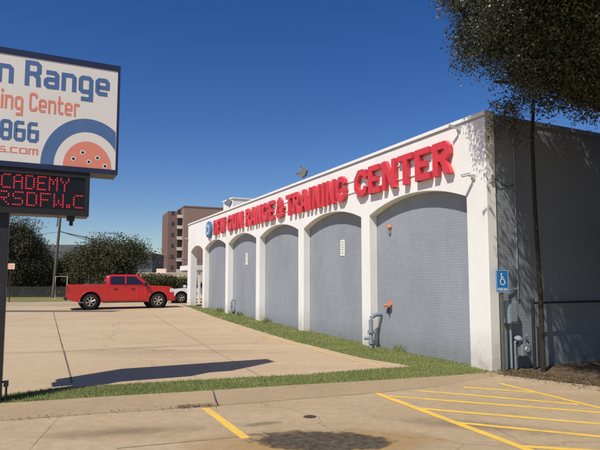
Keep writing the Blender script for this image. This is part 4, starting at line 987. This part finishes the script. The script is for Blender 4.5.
# brown tower with a stack of balconies in its corner notch
bt = thing('apartment_tower', 'tall brown brick tower with a column of white balconies', 'building', AT(183, 145), R(22))
H1 = ZAT(206.5, 145)-.34; H0 = ZAT(211.5, 148)-.34
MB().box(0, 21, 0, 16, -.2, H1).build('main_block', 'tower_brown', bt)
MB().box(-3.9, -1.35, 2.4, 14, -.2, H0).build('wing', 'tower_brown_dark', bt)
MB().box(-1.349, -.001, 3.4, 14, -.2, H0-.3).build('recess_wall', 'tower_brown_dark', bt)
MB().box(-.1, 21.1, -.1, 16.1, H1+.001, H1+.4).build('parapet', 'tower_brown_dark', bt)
for k_ in range(7):
    zc = ZAT(213.4+k_*11.1, 145)-.34
    b = MB().box(-1.5, -.05, 2.1, 3.39, zc-.9, zc-.02).build('balcony', 'balcony_white', bt)
    MB().box(-1.2, -.3, 3.36, 3.399, zc+.1, zc+1.6).build('balcony_door', 'window_dark', bt)
for k_ in range(7):
    zc = ZAT(213.4+k_*11.1, 145)-.34
    MB().box(-3.0, -2.2, 2.37, 2.42, zc-.2, zc+.9).build('window', 'window_dark', bt)

# ------------------------------------------------------------------ the live oak over the corner
OB = Vector((8.9, 9.3, 0))
ok = thing('live_oak', 'dark live oak whose crown hangs over the building corner from the right', 'tree', OB)
q = MB()
q.tube([(0, 0, -.3), (-.05, .05, 1.2), (-.25, .1, 2.6), (-.4, .2, 4.0)], [.42, .32, .27, .23], 14)
limbs = [[(-.4, .2, 3.9), (-1.6, .3, 5.2), (-3.0, .1, 6.2), (-4.6, -.1, 6.9)], [(-.35, .15, 3.2), (-1.2, 1.4, 4.6), (-2.4, 2.0, 5.6), (-3.8, 1.9, 6.1), (-4.9, 1.5, 6.0)],
         [(-.4, .2, 4.0), (-.2, -1.4, 5.6), (-.6, -2.8, 6.9)], [(-.4, .2, 4.0), (.8, .8, 5.4), (2.0, 1.2, 6.6)], [(-.4, .2, 4.0), (-.6, .4, 6.0), (-1.0, .2, 8.2)],
         [(-1.6, .3, 5.2), (-2.6, -1.0, 6.4), (-3.7, -1.8, 7.4)], [(-2.4, 2.0, 5.6), (-3.0, 2.4, 6.6), (-3.9, 2.2, 7.4)], [(-3.0, .1, 6.2), (-3.8, 1.0, 7.4), (-4.8, 1.2, 8.1)]]
for L_ in limbs: q.tube(L_, [.15-.12*i/(len(L_)-1) for i in range(len(L_))], 8)
q.build('trunk', 'bark', ok, smooth=50)
# a slender second stem close to the wall
b0 = Vector((5.06, 11.45, 0))-OB
MB().tube([b0+Vector((.03, 0, -.2)), b0+Vector((.03, 0, 1.6)), b0+Vector((-.02, .0, 3.4)), b0+Vector((-.05, -.05, 5.0)), b0+Vector((-.02, -.25, 6.4))], [.062, .05, .046, .042, .03], 8).build('slender_stem', 'dark_bark', ok, smooth=50)
def W2(px, py, Y, r_, d_): 
    c_ = AT(px, Y, ZAT(py, Y))-OB; k_ = Y/539.9; return ((c_.x, c_.y, c_.z), (r_*k_, d_, r_*k_*.75))
bl_ = [W2(508, 20, 10.6, 42, .9), W2(545, 0, 9.5, 55, 1.2), W2(590, 20, 9.5, 55, 1.3), W2(486, -20, 10.6, 34, .9), W2(535, 60, 9.9, 34, .7), W2(575, 60, 9.9, 32, .8), W2(622, 66, 9.8, 38, 1.0), W2(524, 88, 10.4, 18, .5),
       W2(518, 116, 11.0, 13, .35), W2(484, 44, 10.6, 20, .5), W2(470, 22, 10.6, 15, .4), W2(468, 50, 10.6, 9, .3), W2(500, 60, 10.6, 14, .4), W2(526, 124, 11.0, 10, .2), W2(512, 103, 10.6, 13, .3), W2(552, 90, 10.5, 12, .35), W2(592, 92, 10.2, 13, .4), W2(660, 40, 9.5, 60, 1.6), W2(700, -20, 9.3, 70, 2.0), W2(640, -60, 9.0, 80, 2.0), W2(600, -70, 9.0, 70, 1.8)]
foliage('crown', bl_, 430000, .031, 'oak_leaf', 77, ok, .135, 2300, .40, droop=.10, rough=.08)
wl_ = lambda x, y, z_, a, b, c_: ((x-OB.x, y-OB.y, z_), (a, b, c_))
up_ = [wl_(5.4, 8.0, 8.2, 2.3, 2.4, 1.3), wl_(6.4, 10.2, 8.0, 2.3, 1.7, 1.4), wl_(7.6, 8.0, 7.8, 2.4, 2.4, 1.5), wl_(5.4, 6.2, 8.2, 2.2, 1.8, 1.2), wl_(9.5, 10, 7.2, 2.3, 2.2, 1.7), wl_(5.4, 9.9, 7.3, 1.5, 1.2, .9), wl_(9.3, 7.0, 7.0, 2.0, 2.0, 1.4), wl_(6.8, 8.5, 9.4, 2.6, 2.4, 1.2), wl_(11.5, 12, 5.5, 2.6, 2.0, 2.4), wl_(9.5, 11.6, 4.9, 1.5, 1.2, 1.6), wl_(12.5, 9, 6, 2.6, 2.6, 2.6), wl_(9.2, 11.9, 3.0, 1.3, 1.1, 2.2), wl_(7.9, 10.6, 3.3, .9, 1.2, 1.9), wl_(8.3, 8.0, 3.5, 1.3, 1.5, 1.8), wl_(3.15, 8.0, 7.1, .95, .95, .6), wl_(3.3, 6.9, 7.3, .9, .9, .6), wl_(3.4, 5.9, 7.7, .9, .9, .6), wl_(4.6, 4.2, 7.8, 1.9, 1.9, 1.0), wl_(7.5, 4.0, 7.0, 2.2, 2.2, 1.5), wl_(9.0, 5.6, 4.3, 2.2, 1.9, 2.2), wl_(11.5, 6.5, 4.0, 2.2, 2.2, 2.6), wl_(12, 11, 3.2, 2.0, 2.2, 2.4)]
foliage('upper_crown_and_blockers', up_, 430000, .055, 'oak_leaf', 78, ok, .21, 4200, .5)  # unseen oak leaf masses; low and near ones added to darken the side wall
